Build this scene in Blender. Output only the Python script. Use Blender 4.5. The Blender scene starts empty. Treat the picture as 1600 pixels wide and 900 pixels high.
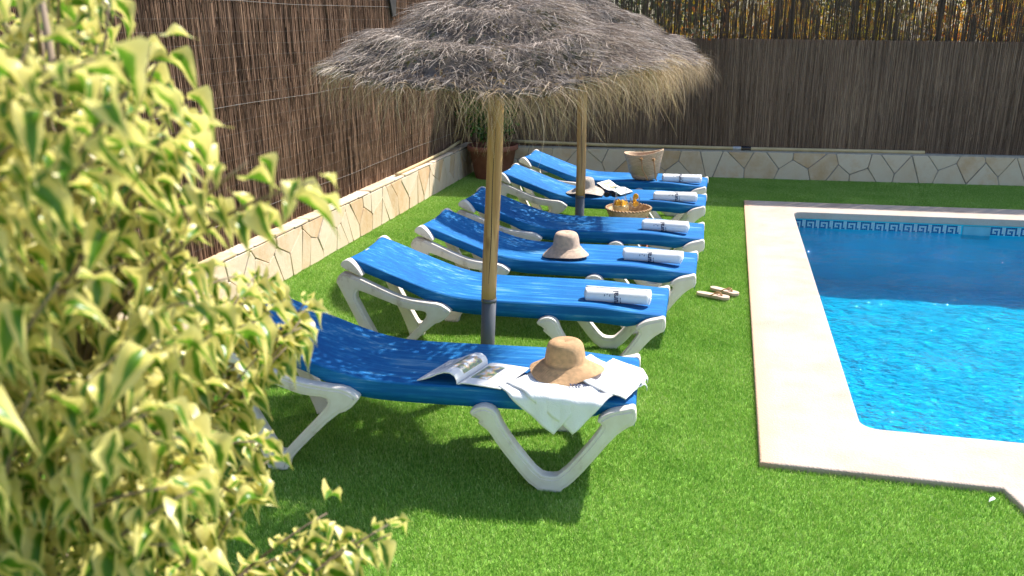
import bpy, bmesh, math, random
import numpy as np
from mathutils import Vector, Matrix

random.seed(7)
RNG = np.random.default_rng(7)
S = bpy.context.scene
COL = S.collection

# ------------------------------------------------------------------ camera
CAM_H = 2.0
F_PX, PITCH, YAW, ROLL = 1298.3, 0.30608, 0.25286, -0.01521
cy, sy = math.cos(YAW), math.sin(YAW)
FW = Vector((-sy * math.cos(PITCH), cy * math.cos(PITCH), -math.sin(PITCH)))
RT = Vector((cy, sy, 0.0))
UP = RT.cross(FW)
R2 = RT * math.cos(ROLL) + UP * math.sin(ROLL)
U2 = UP * math.cos(ROLL) - RT * math.sin(ROLL)
cd = bpy.data.cameras.new('camera')
cam = bpy.data.objects.new('camera', cd)
COL.objects.link(cam)
M = Matrix((R2, U2, -FW)).transposed().to_4x4()
M.translation = Vector((0, 0, CAM_H))
cam.matrix_world = M
cd.sensor_width = 36.0
cd.lens = F_PX / 1600 * 36.0
cd.clip_start, cd.clip_end = 0.05, 500
cd.dof.use_dof = True
cd.dof.focus_distance = 6.2
cd.dof.aperture_fstop = 4.2
S.camera = cam

# ------------------------------------------------------------------ light
SUN_DIR = Vector((0.53, 0.62, 1.0)).normalized()      # towards the sun
ELEV = math.asin(SUN_DIR.z)
AZ = math.atan2(SUN_DIR.x, SUN_DIR.y)                  # clockwise from +Y
w = bpy.data.worlds.new('World')
S.world = w
w.use_nodes = True
nt = w.node_tree
sky = nt.nodes.new('ShaderNodeTexSky')
sky.sky_type = 'NISHITA'
sky.sun_disc = False
sky.sun_elevation = ELEV
sky.sun_rotation = AZ
bg = nt.nodes['Background']
bg.inputs['Strength'].default_value = 0.14
nt.links.new(sky.outputs[0], bg.inputs[0])
sd = bpy.data.lights.new('sun', 'SUN')
sd.energy = 5.0
sd.angle = math.radians(0.55)
sd.color = (1.0, 0.95, 0.87)
sun = bpy.data.objects.new('sun', sd)
COL.objects.link(sun)
sun.rotation_euler = SUN_DIR.to_track_quat('Z', 'Y').to_euler()
sun.location = (4, 6, 9)
S.view_settings.view_transform = 'Standard'
S.view_settings.look = 'None'
S.view_settings.exposure = 1.0
S.view_settings.gamma = 1.0
S.view_settings.use_curve_mapping = False
S.cycles.max_bounces = 8
S.cycles.transparent_max_bounces = 16
S.cycles.sample_clamp_indirect = 6.0


def at(px, py, Y):
    """world point seen at a pixel of the 1600x900 frame, at distance Y"""
    d = FW + R2 * ((px - 800) / F_PX) - U2 * ((py - 450) / F_PX)
    return Vector((0, 0, CAM_H)) + d * (Y / d.y)


# ------------------------------------------------------------------ materials
def new_mat(name):
    m = bpy.data.materials.new(name)
    m.use_nodes = True
    nt = m.node_tree
    return m, nt, nt.nodes['Principled BSDF'], nt.nodes['Material Output']


def ramp(nt, stops):
    r = nt.nodes.new('ShaderNodeValToRGB')
    el = r.color_ramp.elements
    while len(el) < len(stops):
        el.new(0.5)
    for e, (p, c) in zip(el, stops):
        e.position = p
        e.color = (*c, 1)
    return r


def node(nt, kind, **kw):
    n = nt.nodes.new(kind)
    for k, v in kw.items():
        if k in n.inputs:
            n.inputs[k].default_value = v
        else:
            setattr(n, k, v)
    return n


def coords(nt, scale=(1, 1, 1), which='Object', rot=(0, 0, 0)):
    tc = nt.nodes.new('ShaderNodeNewGeometry' if which == 'Position' else 'ShaderNodeTexCoord')
    mp = nt.nodes.new('ShaderNodeMapping')
    mp.inputs['Scale'].default_value = scale
    mp.inputs['Rotation'].default_value = rot
    nt.links.new(tc.outputs[which], mp.inputs['Vector'])
    return mp.outputs['Vector']


def noisy(name, stops, scale=(6, 6, 6), nscale=1.0, detail=5, rough=0.7, bump=0.0, bdist=0.01, bscale=None,
          spec=0.3, attr=None, attr_mix=0.6, which='Object', objrand=0.0, sheen=0.0, trans=0.0):
    """principled material: colour ramp over stretched noise (+ per-strand / per-object value), noise bump"""
    m, nt, b, out = new_mat(name)
    L = nt.links.new
    v = coords(nt, scale, which)
    n = node(nt, 'ShaderNodeTexNoise', Scale=nscale, Detail=detail, Roughness=0.6)
    L(v, n.inputs['Vector'])
    fac = n.outputs['Fac']
    if attr:
        a = nt.nodes.new('ShaderNodeAttribute')
        a.attribute_name = attr
        mx = node(nt, 'ShaderNodeMix')
        mx.inputs[0].default_value = attr_mix
        L(fac, mx.inputs[2]); L(a.outputs['Fac'], mx.inputs[3])
        fac = mx.outputs[0]
    if objrand:
        oi = nt.nodes.new('ShaderNodeObjectInfo')
        mx = node(nt, 'ShaderNodeMix')
        mx.inputs[0].default_value = objrand
        L(fac, mx.inputs[2]); L(oi.outputs['Random'], mx.inputs[3])
        fac = mx.outputs[0]
    r = ramp(nt, stops)
    L(fac, r.inputs[0])
    L(r.outputs[0], b.inputs['Base Color'])
    b.inputs['Roughness'].default_value = rough
    b.inputs['Specular IOR Level'].default_value = spec
    if sheen:
        b.inputs['Sheen Weight'].default_value = sheen
    if bump:
        n2 = node(nt, 'ShaderNodeTexNoise', Scale=bscale or nscale, Detail=6, Roughness=0.65)
        L(v, n2.inputs['Vector'])
        bp = node(nt, 'ShaderNodeBump', Strength=bump, Distance=bdist)
        L(n2.outputs['Fac'], bp.inputs['Height'])
        L(bp.outputs[0], b.inputs['Normal'])
    if trans:
        t = nt.nodes.new('ShaderNodeBsdfTranslucent')
        ms = node(nt, 'ShaderNodeMixShader', Fac=trans)
        L(r.outputs[0], t.inputs[0]); L(b.outputs[0], ms.inputs[1]); L(t.outputs[0], ms.inputs[2])
        L(ms.outputs[0], out.inputs[0])
    return m


MT = {}
MT['grass'] = noisy('turf_blade', [(0.0, (0.05, 0.17, 0.016)), (0.28, (0.15, 0.34, 0.036)), (0.50, (0.29, 0.49, 0.07)), (0.72, (0.50, 0.63, 0.18)), (1.0, (0.74, 0.74, 0.42))],
                    scale=(1.6, 1.6, 1.6), attr='rnd', attr_mix=0.66, rough=0.45, spec=0.35, objrand=0.08, trans=0.16, which='Position')
MT['turf'] = noisy('turf_backing', [(0.3, (0.09, 0.22, 0.025)), (0.7, (0.20, 0.38, 0.05))], scale=(60, 60, 60), rough=0.9)
MT['ground'] = noisy('dry_ground', [(0.3, (0.26, 0.20, 0.13)), (0.7, (0.38, 0.31, 0.22))], scale=(1, 1, 1), rough=0.95, bump=0.4)
MT['mortar'] = noisy('mortar', [(0.3, (0.27, 0.25, 0.22)), (0.7, (0.40, 0.36, 0.31))], scale=(14, 14, 14), rough=0.95, bump=0.5, bdist=0.004)
MT['plastic'] = noisy('white_resin', [(0.28, (0.46, 0.37, 0.29)), (0.40, (0.70, 0.63, 0.55)), (0.8, (0.80, 0.76, 0.71))], scale=(9, 9, 9), rough=0.42, spec=0.4, bump=0.05, bdist=0.002, bscale=9)
MT['rubber'] = noisy('grey_sleeve', [(0.2, (0.075, 0.08, 0.09)), (0.8, (0.13, 0.135, 0.15))], scale=(8, 8, 2), rough=0.45, spec=0.4)
MT['towel'] = noisy('white_terry', [(0.3, (0.80, 0.80, 0.80)), (0.7, (0.87, 0.86, 0.85))], scale=(1, 1, 1), nscale=7, rough=0.95, bump=0.7, bdist=0.004, bscale=170, spec=0.1, sheen=0.3)
MT['ink'] = noisy('navy_print', [(0.3, (0.012, 0.02, 0.06)), (0.7, (0.02, 0.035, 0.09))], rough=0.8)
MT['glassink'] = noisy('black_plastic', [(0.3, (0.01, 0.01, 0.012)), (0.7, (0.02, 0.02, 0.024))], rough=0.2, spec=0.5)
MT['thatch'] = noisy('weathered_straw', [(0.0, (0.06, 0.045, 0.036)), (0.35, (0.21, 0.165, 0.135)), (0.65, (0.42, 0.34, 0.28)), (1.0, (0.76, 0.66, 0.57))], scale=(3, 3, 3), attr='rnd', attr_mix=0.8, rough=0.6, spec=0.3, trans=0.15)
MT['fringe'] = noisy('golden_straw', [(0.0, (0.18, 0.12, 0.07)), (0.4, (0.40, 0.28, 0.16)), (0.75, (0.60, 0.45, 0.28)), (1.0, (0.76, 0.64, 0.46))], scale=(3, 3, 3), attr='rnd', attr_mix=0.8, rough=0.6, spec=0.3, trans=0.2)
MT['reed'] = noisy('heather_twig', [(0.0, (0.02, 0.013, 0.010)), (0.28, (0.10, 0.058, 0.038)), (0.52, (0.25, 0.15, 0.095)), (0.78, (0.44, 0.28, 0.18)), (1.0, (0.64, 0.50, 0.37))], scale=(1.2, 1.2, 0.5), attr='rnd', attr_mix=0.7, rough=0.75, spec=0.2)
MT['reed_grey'] = noisy('grey_reed', [(0.0, (0.04, 0.025, 0.018)), (0.3, (0.18, 0.115, 0.078)), (0.55, (0.38, 0.255, 0.175)), (0.8, (0.58, 0.40, 0.26)), (1.0, (0.74, 0.57, 0.39))], scale=(1.2, 1.2, 0.5), attr='rnd', attr_mix=0.7, rough=0.75, spec=0.2, trans=0.1)
MT['reed_thin'] = noisy('thin_grey_reed', [(0.0, (0.02, 0.015, 0.012)), (0.4, (0.09, 0.062, 0.045)), (0.7, (0.20, 0.145, 0.10)), (1.0, (0.36, 0.28, 0.20))], scale=(1.2, 1.2, 0.5), attr='rnd', attr_mix=0.7, rough=0.75, spec=0.2)
MT['backing'] = noisy('dark_backing', [(0.3, (0.02, 0.014, 0.011)), (0.7, (0.06, 0.042, 0.032))], scale=(60, 60, 3), rough=0.95)  # dark brown for the added light-blocking panel of the heather fence
MT['wire'] = noisy('galvanised_wire', [(0.3, (0.10, 0.09, 0.08)), (0.7, (0.24, 0.22, 0.20))], scale=(20, 20, 20), rough=0.5, spec=0.4)
MT['hose'] = noisy('beige_hose', [(0.3, (0.42, 0.31, 0.15)), (0.7, (0.60, 0.47, 0.27))], scale=(3, 3, 3), rough=0.55)
MT['steel'] = noisy('dull_steel', [(0.3, (0.3, 0.3, 0.31)), (0.7, (0.5, 0.5, 0.52))], scale=(30, 30, 30), rough=0.35, spec=0.7)
MT['terracotta'] = noisy('terracotta', [(0.3, (0.19, 0.065, 0.04)), (0.7, (0.30, 0.12, 0.075))], scale=(6, 6, 6), rough=0.8, bump=0.2, bdist=0.003)
MT['soil'] = noisy('soil', [(0.3, (0.03, 0.02, 0.013)), (0.7, (0.07, 0.05, 0.03))], scale=(30, 30, 30), rough=1.0, bump=0.8)
MT['bark'] = noisy('grey_bark', [(0.3, (0.14, 0.10, 0.07)), (0.7, (0.30, 0.23, 0.17))], scale=(25, 25, 6), rough=0.9, bump=0.5, bdist=0.004)
MT['leaf_dark'] = noisy('dark_leaf', [(0.2, (0.03, 0.10, 0.018)), (0.8, (0.12, 0.26, 0.05))], scale=(8, 8, 8), attr='rnd', rough=0.4, spec=0.4, trans=0.3)
MT['leaf_autumn'] = noisy('autumn_leaf', [(0.0, (0.09, 0.20, 0.02)), (0.35, (0.50, 0.48, 0.03)), (0.55, (0.85, 0.58, 0.04)), (0.75, (0.85, 0.28, 0.03)), (1.0, (0.70, 0.14, 0.03))], scale=(1, 1, 1), attr='rnd', attr_mix=0.6, rough=0.4, trans=0.62)
MT['rattan'] = noisy('rattan', [(0.2, (0.34, 0.19, 0.09)), (0.5, (0.55, 0.36, 0.19)), (0.85, (0.72, 0.53, 0.32))], scale=(60, 60, 60), attr='rnd', attr_mix=0.4, rough=0.6, bump=0.3, bdist=0.002)
MT['redwood'] = noisy('red_cane', [(0.3, (0.16, 0.045, 0.02)), (0.7, (0.30, 0.10, 0.05))], scale=(20, 20, 20), rough=0.5)
MT['leather'] = noisy('tan_leather', [(0.3, (0.30, 0.15, 0.06)), (0.7, (0.45, 0.25, 0.11))], scale=(20, 20, 20), rough=0.6)
MT['foam'] = noisy('beige_sole', [(0.3, (0.48, 0.34, 0.25)), (0.7, (0.60, 0.45, 0.35))], scale=(30, 30, 30), rough=0.7)
MT['orange'] = noisy('orange_flesh', [(0.3, (0.80, 0.30, 0.02)), (0.7, (0.90, 0.52, 0.05))], scale=(40, 40, 40), rough=0.35)
MT['juice'] = noisy('pale_juice', [(0.3, (0.72, 0.42, 0.16)), (0.7, (0.80, 0.55, 0.26))], scale=(20, 20, 20), rough=0.15)
MT['darkwood'] = noisy('dark_board', [(0.3, (0.02, 0.018, 0.017)), (0.7, (0.05, 0.045, 0.04))], scale=(12, 12, 12), rough=0.7)
MT['paper_dark'] = noisy('dark_cover', [(0.3, (0.015, 0.015, 0.018)), (0.7, (0.07, 0.07, 0.08))], scale=(9, 9, 9), rough=0.4)
MT['petal'] = noisy('white_petal', [(0.3, (0.7, 0.7, 0.68)), (0.7, (0.8, 0.8, 0.78))], rough=0.7)
MT['skimmer'] = noisy('skimmer_dark', [(0.3, (0.10, 0.30, 0.38)), (0.7, (0.16, 0.40, 0.48))], rough=0.5)


def mat_stone():
    m, nt, b, out = new_mat('flagstone')
    L = nt.links.new
    v = coords(nt, (5, 5, 5))
    oi = nt.nodes.new('ShaderNodeObjectInfo')
    add = node(nt, 'ShaderNodeVectorMath', operation='ADD')
    L(v, add.inputs[0]); L(oi.outputs['Location'], add.inputs[1])
    n = node(nt, 'ShaderNodeTexNoise', Scale=1.3, Detail=7, Roughness=0.65)
    L(add.outputs[0], n.inputs['Vector'])
    r = ramp(nt, [(0.25, (0.54, 0.36, 0.20)), (0.42, (0.62, 0.48, 0.33)), (0.62, (0.65, 0.54, 0.40)), (0.8, (0.60, 0.42, 0.25))])
    mx = node(nt, 'ShaderNodeMix'); mx.inputs[0].default_value = 0.42
    L(n.outputs['Fac'], mx.inputs[2]); L(oi.outputs['Random'], mx.inputs[3])
    L(mx.outputs[0], r.inputs[0]); L(r.outputs[0], b.inputs['Base Color'])
    b.inputs['Roughness'].default_value = 0.85
    n2 = node(nt, 'ShaderNodeTexNoise', Scale=6.0, Detail=8, Roughness=0.7)
    L(add.outputs[0], n2.inputs['Vector'])
    bp = node(nt, 'ShaderNodeBump', Strength=0.5, Distance=0.012)
    L(n2.outputs['Fac'], bp.inputs['Height']); L(bp.outputs[0], b.inputs['Normal'])
    return m


def mat_coping():
    m, nt, b, out = new_mat('cream_artificial_stone')
    L = nt.links.new
    v = coords(nt, (1, 1, 1))
    n = node(nt, 'ShaderNodeTexNoise', Scale=2.2, Detail=6, Roughness=0.65)
    n2 = node(nt, 'ShaderNodeTexNoise', Scale=140.0, Detail=3, Roughness=0.7)
    n3 = node(nt, 'ShaderNodeTexVoronoi', Scale=90.0)
    for q in (n, n2, n3):
        L(v, q.inputs['Vector'])
    r = ramp(nt, [(0.3, (0.37, 0.28, 0.22)), (0.5, (0.43, 0.35, 0.29)), (0.72, (0.455, 0.39, 0.335))])
    L(n.outputs['Fac'], r.inputs[0])
    r2 = ramp(nt, [(0.30, (0.70, 0.64, 0.58)), (0.48, (1, 1, 1))])
    L(n2.outputs['Fac'], r2.inputs[0])
    mx = node(nt, 'ShaderNodeMix', data_type='RGBA', blend_type='MULTIPLY'); mx.inputs[0].default_value = 0.55
    L(r.outputs[0], mx.inputs[6]); L(r2.outputs[0], mx.inputs[7])
    # rust-coloured weathering along the outer edge
    sx = node(nt, 'ShaderNodeSeparateXYZ'); L(v, sx.inputs[0])
    mr = node(nt, 'ShaderNodeMapRange'); L(sx.outputs['X'], mr.inputs[0])
    mr.inputs[1].default_value = 0.258; mr.inputs[2].default_value = 0.36; mr.inputs[3].default_value = 1; mr.inputs[4].default_value = 0
    mm = node(nt, 'ShaderNodeMath', operation='MULTIPLY'); L(mr.outputs[0], mm.inputs[0]); L(n.outputs['Fac'], mm.inputs[1])
    mx2 = node(nt, 'ShaderNodeMix', data_type='RGBA')
    L(mm.outputs[0], mx2.inputs[0]); L(mx.outputs[2], mx2.inputs[6]); mx2.inputs[7].default_value = (0.58, 0.33, 0.17, 1)
    L(mx2.outputs[2], b.inputs['Base Color'])
    b.inputs['Roughness'].default_value = 0.85
    bp = node(nt, 'ShaderNodeBump', Strength=0.5, Distance=0.004)
    L(n3.outputs['Distance'], bp.inputs['Height']); L(bp.outputs[0], b.inputs['Normal'])
    return m


def mat_sling():
    m, nt, b, out = new_mat('blue_textilene')
    L = nt.links.new
    v = coords(nt, (1, 1, 1))
    st = coords(nt, (2.2, 42, 42))
    n = node(nt, 'ShaderNodeTexNoise', Scale=1.0, Detail=6, Roughness=0.7); L(st, n.inputs['Vector'])
    lo = node(nt, 'ShaderNodeTexNoise', Scale=3.0, Detail=3); L(v, lo.inputs['Vector'])
    ad = node(nt, 'ShaderNodeMath', operation='MULTIPLY_ADD'); L(lo.outputs['Fac'], ad.inputs[0]); ad.inputs[1].default_value = 0.55; L(n.outputs['Fac'], ad.inputs[2])
    r = ramp(nt, [(0.45, (0.002, 0.088, 0.30)), (0.74, (0.003, 0.135, 0.40)), (0.86, (0.015, 0.20, 0.48)), (1.0, (0.20, 0.40, 0.60))])
    L(ad.outputs[0], r.inputs[0]); L(r.outputs[0], b.inputs['Base Color'])
    b.inputs['Roughness'].default_value = 0.62
    b.inputs['Specular IOR Level'].default_value = 0.2
    wv = node(nt, 'ShaderNodeTexWave', Scale=95.0, Distortion=0.4, bands_direction='Y'); L(v, wv.inputs['Vector'])
    wv2 = node(nt, 'ShaderNodeTexWave', Scale=95.0, Distortion=0.4, bands_direction='X'); L(v, wv2.inputs['Vector'])
    mu = node(nt, 'ShaderNodeMath', operation='ADD'); L(wv.outputs['Fac'], mu.inputs[0]); L(wv2.outputs['Fac'], mu.inputs[1])
    bp = node(nt, 'ShaderNodeBump', Strength=0.35, Distance=0.002); L(mu.outputs[0], bp.inputs['Height']); L(bp.outputs[0], b.inputs['Normal'])
    t = nt.nodes.new('ShaderNodeBsdfTranslucent'); L(r.outputs[0], t.inputs[0])
    ms = node(nt, 'ShaderNodeMixShader', Fac=0.12); L(b.outputs[0], ms.inputs[1]); L(t.outputs[0], ms.inputs[2])
    L(ms.outputs[0], out.inputs[0])
    return m


def mat_wood():
    m, nt, b, out = new_mat('pine_pole')
    L = nt.links.new
    v = coords(nt, (26, 26, 1.6))
    n = node(nt, 'ShaderNodeTexNoise', Scale=1.0, Detail=6, Roughness=0.6, Distortion=0.6); L(v, n.inputs['Vector'])
    r = ramp(nt, [(0.3, (0.26, 0.13, 0.04)), (0.5, (0.47, 0.28, 0.10)), (0.75, (0.60, 0.40, 0.18))])
    L(n.outputs['Fac'], r.inputs[0])
    k = node(nt, 'ShaderNodeTexVoronoi', Scale=1.0); L(coords(nt, (7, 7, 2.6)), k.inputs['Vector'])
    kr = ramp(nt, [(0.07, (0.25, 0.16, 0.1)), (0.16, (1, 1, 1))]); L(k.outputs['Distance'], kr.inputs[0])
    mx = node(nt, 'ShaderNodeMix', data_type='RGBA', blend_type='MULTIPLY'); mx.inputs[0].default_value = 0.8
    L(r.outputs[0], mx.inputs[6]); L(kr.outputs[0], mx.inputs[7]); L(mx.outputs[2], b.inputs['Base Color'])
    b.inputs['Roughness'].default_value = 0.6
    bp = node(nt, 'ShaderNodeBump', Strength=0.4, Distance=0.004); L(n.outputs['Fac'], bp.inputs['Height']); L(bp.outputs[0], b.inputs['Normal'])
    return m


def mat_straw(name, base, band):
    """braided straw: concentric ridges follow the distance from the hat's axis and the height"""
    m, nt, b, out = new_mat(name)
    L = nt.links.new
    a = nt.nodes.new('ShaderNodeAttribute'); a.attribute_name = 'run'
    mu = node(nt, 'ShaderNodeMath', operation='MULTIPLY'); L(a.outputs['Fac'], mu.inputs[0]); mu.inputs[1].default_value = 2 * math.pi / 0.006
    si = node(nt, 'ShaderNodeMath', operation='SINE'); L(mu.outputs[0], si.inputs[0])
    n = node(nt, 'ShaderNodeTexNoise', Scale=45.0, Detail=4); L(coords(nt), n.inputs['Vector'])
    r = ramp(nt, [(0.3, tuple(0.72 * c for c in base)), (0.7, base)])
    L(n.outputs['Fac'], r.inputs[0]); L(r.outputs[0], b.inputs['Base Color'])
    b.inputs['Roughness'].default_value = 0.75
    bp = node(nt, 'ShaderNodeBump', Strength=0.6, Distance=0.003); L(si.outputs[0], bp.inputs['Height']); L(bp.outputs[0], b.inputs['Normal'])
    t = nt.nodes.new('ShaderNodeBsdfTranslucent'); L(r.outputs[0], t.inputs[0])
    ms = node(nt, 'ShaderNodeMixShader', Fac=0.18); L(b.outputs[0], ms.inputs[1]); L(t.outputs[0], ms.inputs[2])
    L(ms.outputs[0], out.inputs[0])
    return m


def mat_ficus():
    m, nt, b, out = new_mat('variegated_leaf')
    L = nt.links.new
    u = nt.nodes.new('ShaderNodeUVMap'); u.uv_map = 'UVMap'
    sx = nt.nodes.new('ShaderNodeSeparateXYZ'); L(u.outputs[0], sx.inputs[0])
    ab = node(nt, 'ShaderNodeMath', operation='ABSOLUTE'); L(sx.outputs['X'], ab.inputs[0])
    g = nt.nodes.new('ShaderNodeNewGeometry')
    n = node(nt, 'ShaderNodeTexNoise', Scale=38.0, Detail=3); L(g.outputs['Position'], n.inputs['Vector'])
    n2 = node(nt, 'ShaderNodeTexNoise', Scale=9.0, Detail=2); L(g.outputs['Position'], n2.inputs['Vector'])
    ad = node(nt, 'ShaderNodeMath', operation='MULTIPLY_ADD'); L(n.outputs['Fac'], ad.inputs[0]); ad.inputs[1].default_value = 0.75; L(ab.outputs[0], ad.inputs[2])
    ad2 = node(nt, 'ShaderNodeMath', operation='MULTIPLY_ADD'); L(n2.outputs['Fac'], ad2.inputs[0]); ad2.inputs[1].default_value = 0.95; L(ad.outputs[0], ad2.inputs[2])
    r = ramp(nt, [(0.0, (0.06, 0.17, 0.012)), (0.44, (0.09, 0.21, 0.013)), (0.50, (0.18, 0.31, 0.027)), (0.54, (0.66, 0.58, 0.17)), (1.0, (0.82, 0.74, 0.32))])
    dv = node(nt, 'ShaderNodeMath', operation='MULTIPLY'); L(ad2.outputs[0], dv.inputs[0]); dv.inputs[1].default_value = 0.42
    L(dv.outputs[0], r.inputs[0]); L(r.outputs[0], b.inputs['Base Color'])
    b.inputs['Roughness'].default_value = 0.32
    b.inputs['Specular IOR Level'].default_value = 0.45
    t = nt.nodes.new('ShaderNodeBsdfTranslucent'); L(r.outputs[0], t.inputs[0])
    ms = node(nt, 'ShaderNodeMixShader', Fac=0.45); L(b.outputs[0], ms.inputs[1]); L(t.outputs[0], ms.inputs[2])
    L(ms.outputs[0], out.inputs[0])
    return m


def mat_water():
    m, nt, b, out = new_mat('pool_water')
    nt.nodes.remove(b)
    L = nt.links.new
    v = coords(nt, (1, 1, 1))
    n = node(nt, 'ShaderNodeTexNoise', Scale=5.5, Detail=5, Roughness=0.62, Distortion=0.5); L(v, n.inputs['Vector'])
    v2 = coords(nt, (1.0, 1.7, 1), rot=(0, 0, 0.5))
    n2 = node(nt, 'ShaderNodeTexNoise', Scale=17.0, Detail=3, Roughness=0.5); L(v2, n2.inputs['Vector'])
    ad = node(nt, 'ShaderNodeMath', operation='MULTIPLY_ADD'); L(n2.outputs['Fac'], ad.inputs[0]); ad.inputs[1].default_value = 0.4; L(n.outputs['Fac'], ad.inputs[2])
    bp = node(nt, 'ShaderNodeBump', Strength=1.0, Distance=0.075); L(ad.outputs[0], bp.inputs['Height'])
    t = nt.nodes.new('ShaderNodeBsdfTransparent'); t.inputs[0].default_value = (0.11, 0.82, 0.96, 1)
    gl = node(nt, 'ShaderNodeBsdfGlossy', Roughness=0.02); L(bp.outputs[0], gl.inputs['Normal'])
    fr = node(nt, 'ShaderNodeFresnel', IOR=1.33); L(bp.outputs[0], fr.inputs['Normal'])
    ms = nt.nodes.new('ShaderNodeMixShader'); L(fr.outputs[0], ms.inputs[0]); L(t.outputs[0], ms.inputs[1]); L(gl.outputs[0], ms.inputs[2])
    L(ms.outputs[0], out.inputs[0])
    return m


def mat_glass():
    m, nt, b, out = new_mat('clear_glass')
    nt.nodes.remove(b)
    L = nt.links.new
    t = nt.nodes.new('ShaderNodeBsdfTransparent'); t.inputs[0].default_value = (0.93, 0.96, 0.96, 1)
    gl = node(nt, 'ShaderNodeBsdfGlossy', Roughness=0.03)
    lw = node(nt, 'ShaderNodeLayerWeight', Blend=0.35)
    ms = nt.nodes.new('ShaderNodeMixShader'); pw = node(nt, 'ShaderNodeMath', operation='POWER'); L(lw.outputs['Facing'], pw.inputs[0]); pw.inputs[1].default_value = 2.2; L(pw.outputs[0], ms.inputs[0]); L(t.outputs[0], ms.inputs[1]); L(gl.outputs[0], ms.inputs[2])
    L(ms.outputs[0], out.inputs[0])
    return m


def mat_canopy_base():
    """woven under-mat of the thatch: dark straw with small open gaps between the strands"""
    m, nt, b, out = new_mat('thatch_mat')
    L = nt.links.new
    v = coords(nt)
    n = node(nt, 'ShaderNodeTexNoise', Scale=30.0, Detail=4); L(v, n.inputs['Vector'])
    r = ramp(nt, [(0.3, (0.05, 0.04, 0.035)), (0.7, (0.16, 0.13, 0.11))]); L(n.outputs['Fac'], r.inputs[0]); L(r.outputs[0], b.inputs['Base Color'])
    b.inputs['Roughness'].default_value = 0.9
    n2 = node(nt, 'ShaderNodeTexNoise', Scale=34.0, Detail=1); L(v, n2.inputs['Vector'])
    n3 = node(nt, 'ShaderNodeTexNoise', Scale=3.0, Detail=2); L(v, n3.inputs['Vector'])
    ad = node(nt, 'ShaderNodeMath', operation='MULTIPLY_ADD'); L(n3.outputs['Fac'], ad.inputs[0]); ad.inputs[1].default_value = 0.8; L(n2.outputs['Fac'], ad.inputs[2])
    gt = node(nt, 'ShaderNodeMath', operation='GREATER_THAN'); L(ad.outputs[0], gt.inputs[0]); gt.inputs[1].default_value = 0.99
    t = nt.nodes.new('ShaderNodeBsdfTransparent')
    ms = nt.nodes.new('ShaderNodeMixShader'); L(gt.outputs[0], ms.inputs[0]); L(b.outputs[0], ms.inputs[1]); L(t.outputs[0], ms.inputs[2])
    L(ms.outputs[0], out.inputs[0])
    return m


def mat_page():
    """printed magazine page: picture block and lines of small type on white paper (uv 0..1)"""
    m, nt, b, out = new_mat('printed_page')
    L = nt.links.new
    u = nt.nodes.new('ShaderNodeUVMap'); u.uv_map = 'UVMap'
    sx = nt.nodes.new('ShaderNodeSeparateXYZ'); L(u.outputs[0], sx.inputs[0])

    def rng(sock, a, bb):
        g1 = node(nt, 'ShaderNodeMath', operation='GREATER_THAN'); L(sock, g1.inputs[0]); g1.inputs[1].default_value = a
        g2 = node(nt, 'ShaderNodeMath', operation='LESS_THAN'); L(sock, g2.inputs[0]); g2.inputs[1].default_value = bb
        mm = node(nt, 'ShaderNodeMath', operation='MULTIPLY'); L(g1.outputs[0], mm.inputs[0]); L(g2.outputs[0], mm.inputs[1])
        return mm.outputs[0]

    def mul(a, c):
        mm = node(nt, 'ShaderNodeMath', operation='MULTIPLY'); L(a, mm.inputs[0]); L(c, mm.inputs[1]); return mm.outputs[0]
    n = node(nt, 'ShaderNodeTexNoise', Scale=5.0, Detail=3); L(u.outputs[0], n.inputs['Vector'])
    pic = ramp(nt, [(0.35, (0.10, 0.12, 0.16)), (0.45, (0.20, 0.28, 0.12)), (0.52, (0.55, 0.35, 0.20)), (0.6, (0.35, 0.45, 0.55)), (0.7, (0.75, 0.70, 0.62))])
    L(n.outputs['Fac'], pic.inputs[0])
    box = mul(rng(sx.outputs['X'], 0.10, 0.52), rng(sx.outputs['Y'], 0.25, 0.85))
    wv = node(nt, 'ShaderNodeTexWave', Scale=16.0, Distortion=0.0, bands_direction='Y'); L(u.outputs[0], wv.inputs['Vector'])
    ln = node(nt, 'ShaderNodeMath', operation='GREATER_THAN'); L(wv.outputs['Fac'], ln.inputs[0]); ln.inputs[1].default_value = 0.6
    n2 = node(nt, 'ShaderNodeTexNoise', Scale=45.0, Detail=1); L(u.outputs[0], n2.inputs['Vector'])
    wd = node(nt, 'ShaderNodeMath', operation='GREATER_THAN'); L(n2.outputs['Fac'], wd.inputs[0]); wd.inputs[1].default_value = 0.47
    txt = mul(mul(ln.outputs[0], wd.outputs[0]), mul(rng(sx.outputs['X'], 0.60, 0.92), rng(sx.outputs['Y'], 0.45, 0.9)))
    m1 = node(nt, 'ShaderNodeMix', data_type='RGBA'); L(box, m1.inputs[0]); m1.inputs[6].default_value = (0.78, 0.76, 0.74, 1); L(pic.outputs[0], m1.inputs[7])
    m2 = node(nt, 'ShaderNodeMix', data_type='RGBA'); L(txt, m2.inputs[0]); L(m1.outputs[2], m2.inputs[6]); m2.inputs[7].default_value = (0.12, 0.11, 0.12, 1)
    L(m2.outputs[2], b.inputs['Base Color'])
    b.inputs['Roughness'].default_value = 0.3
    return m


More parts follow.
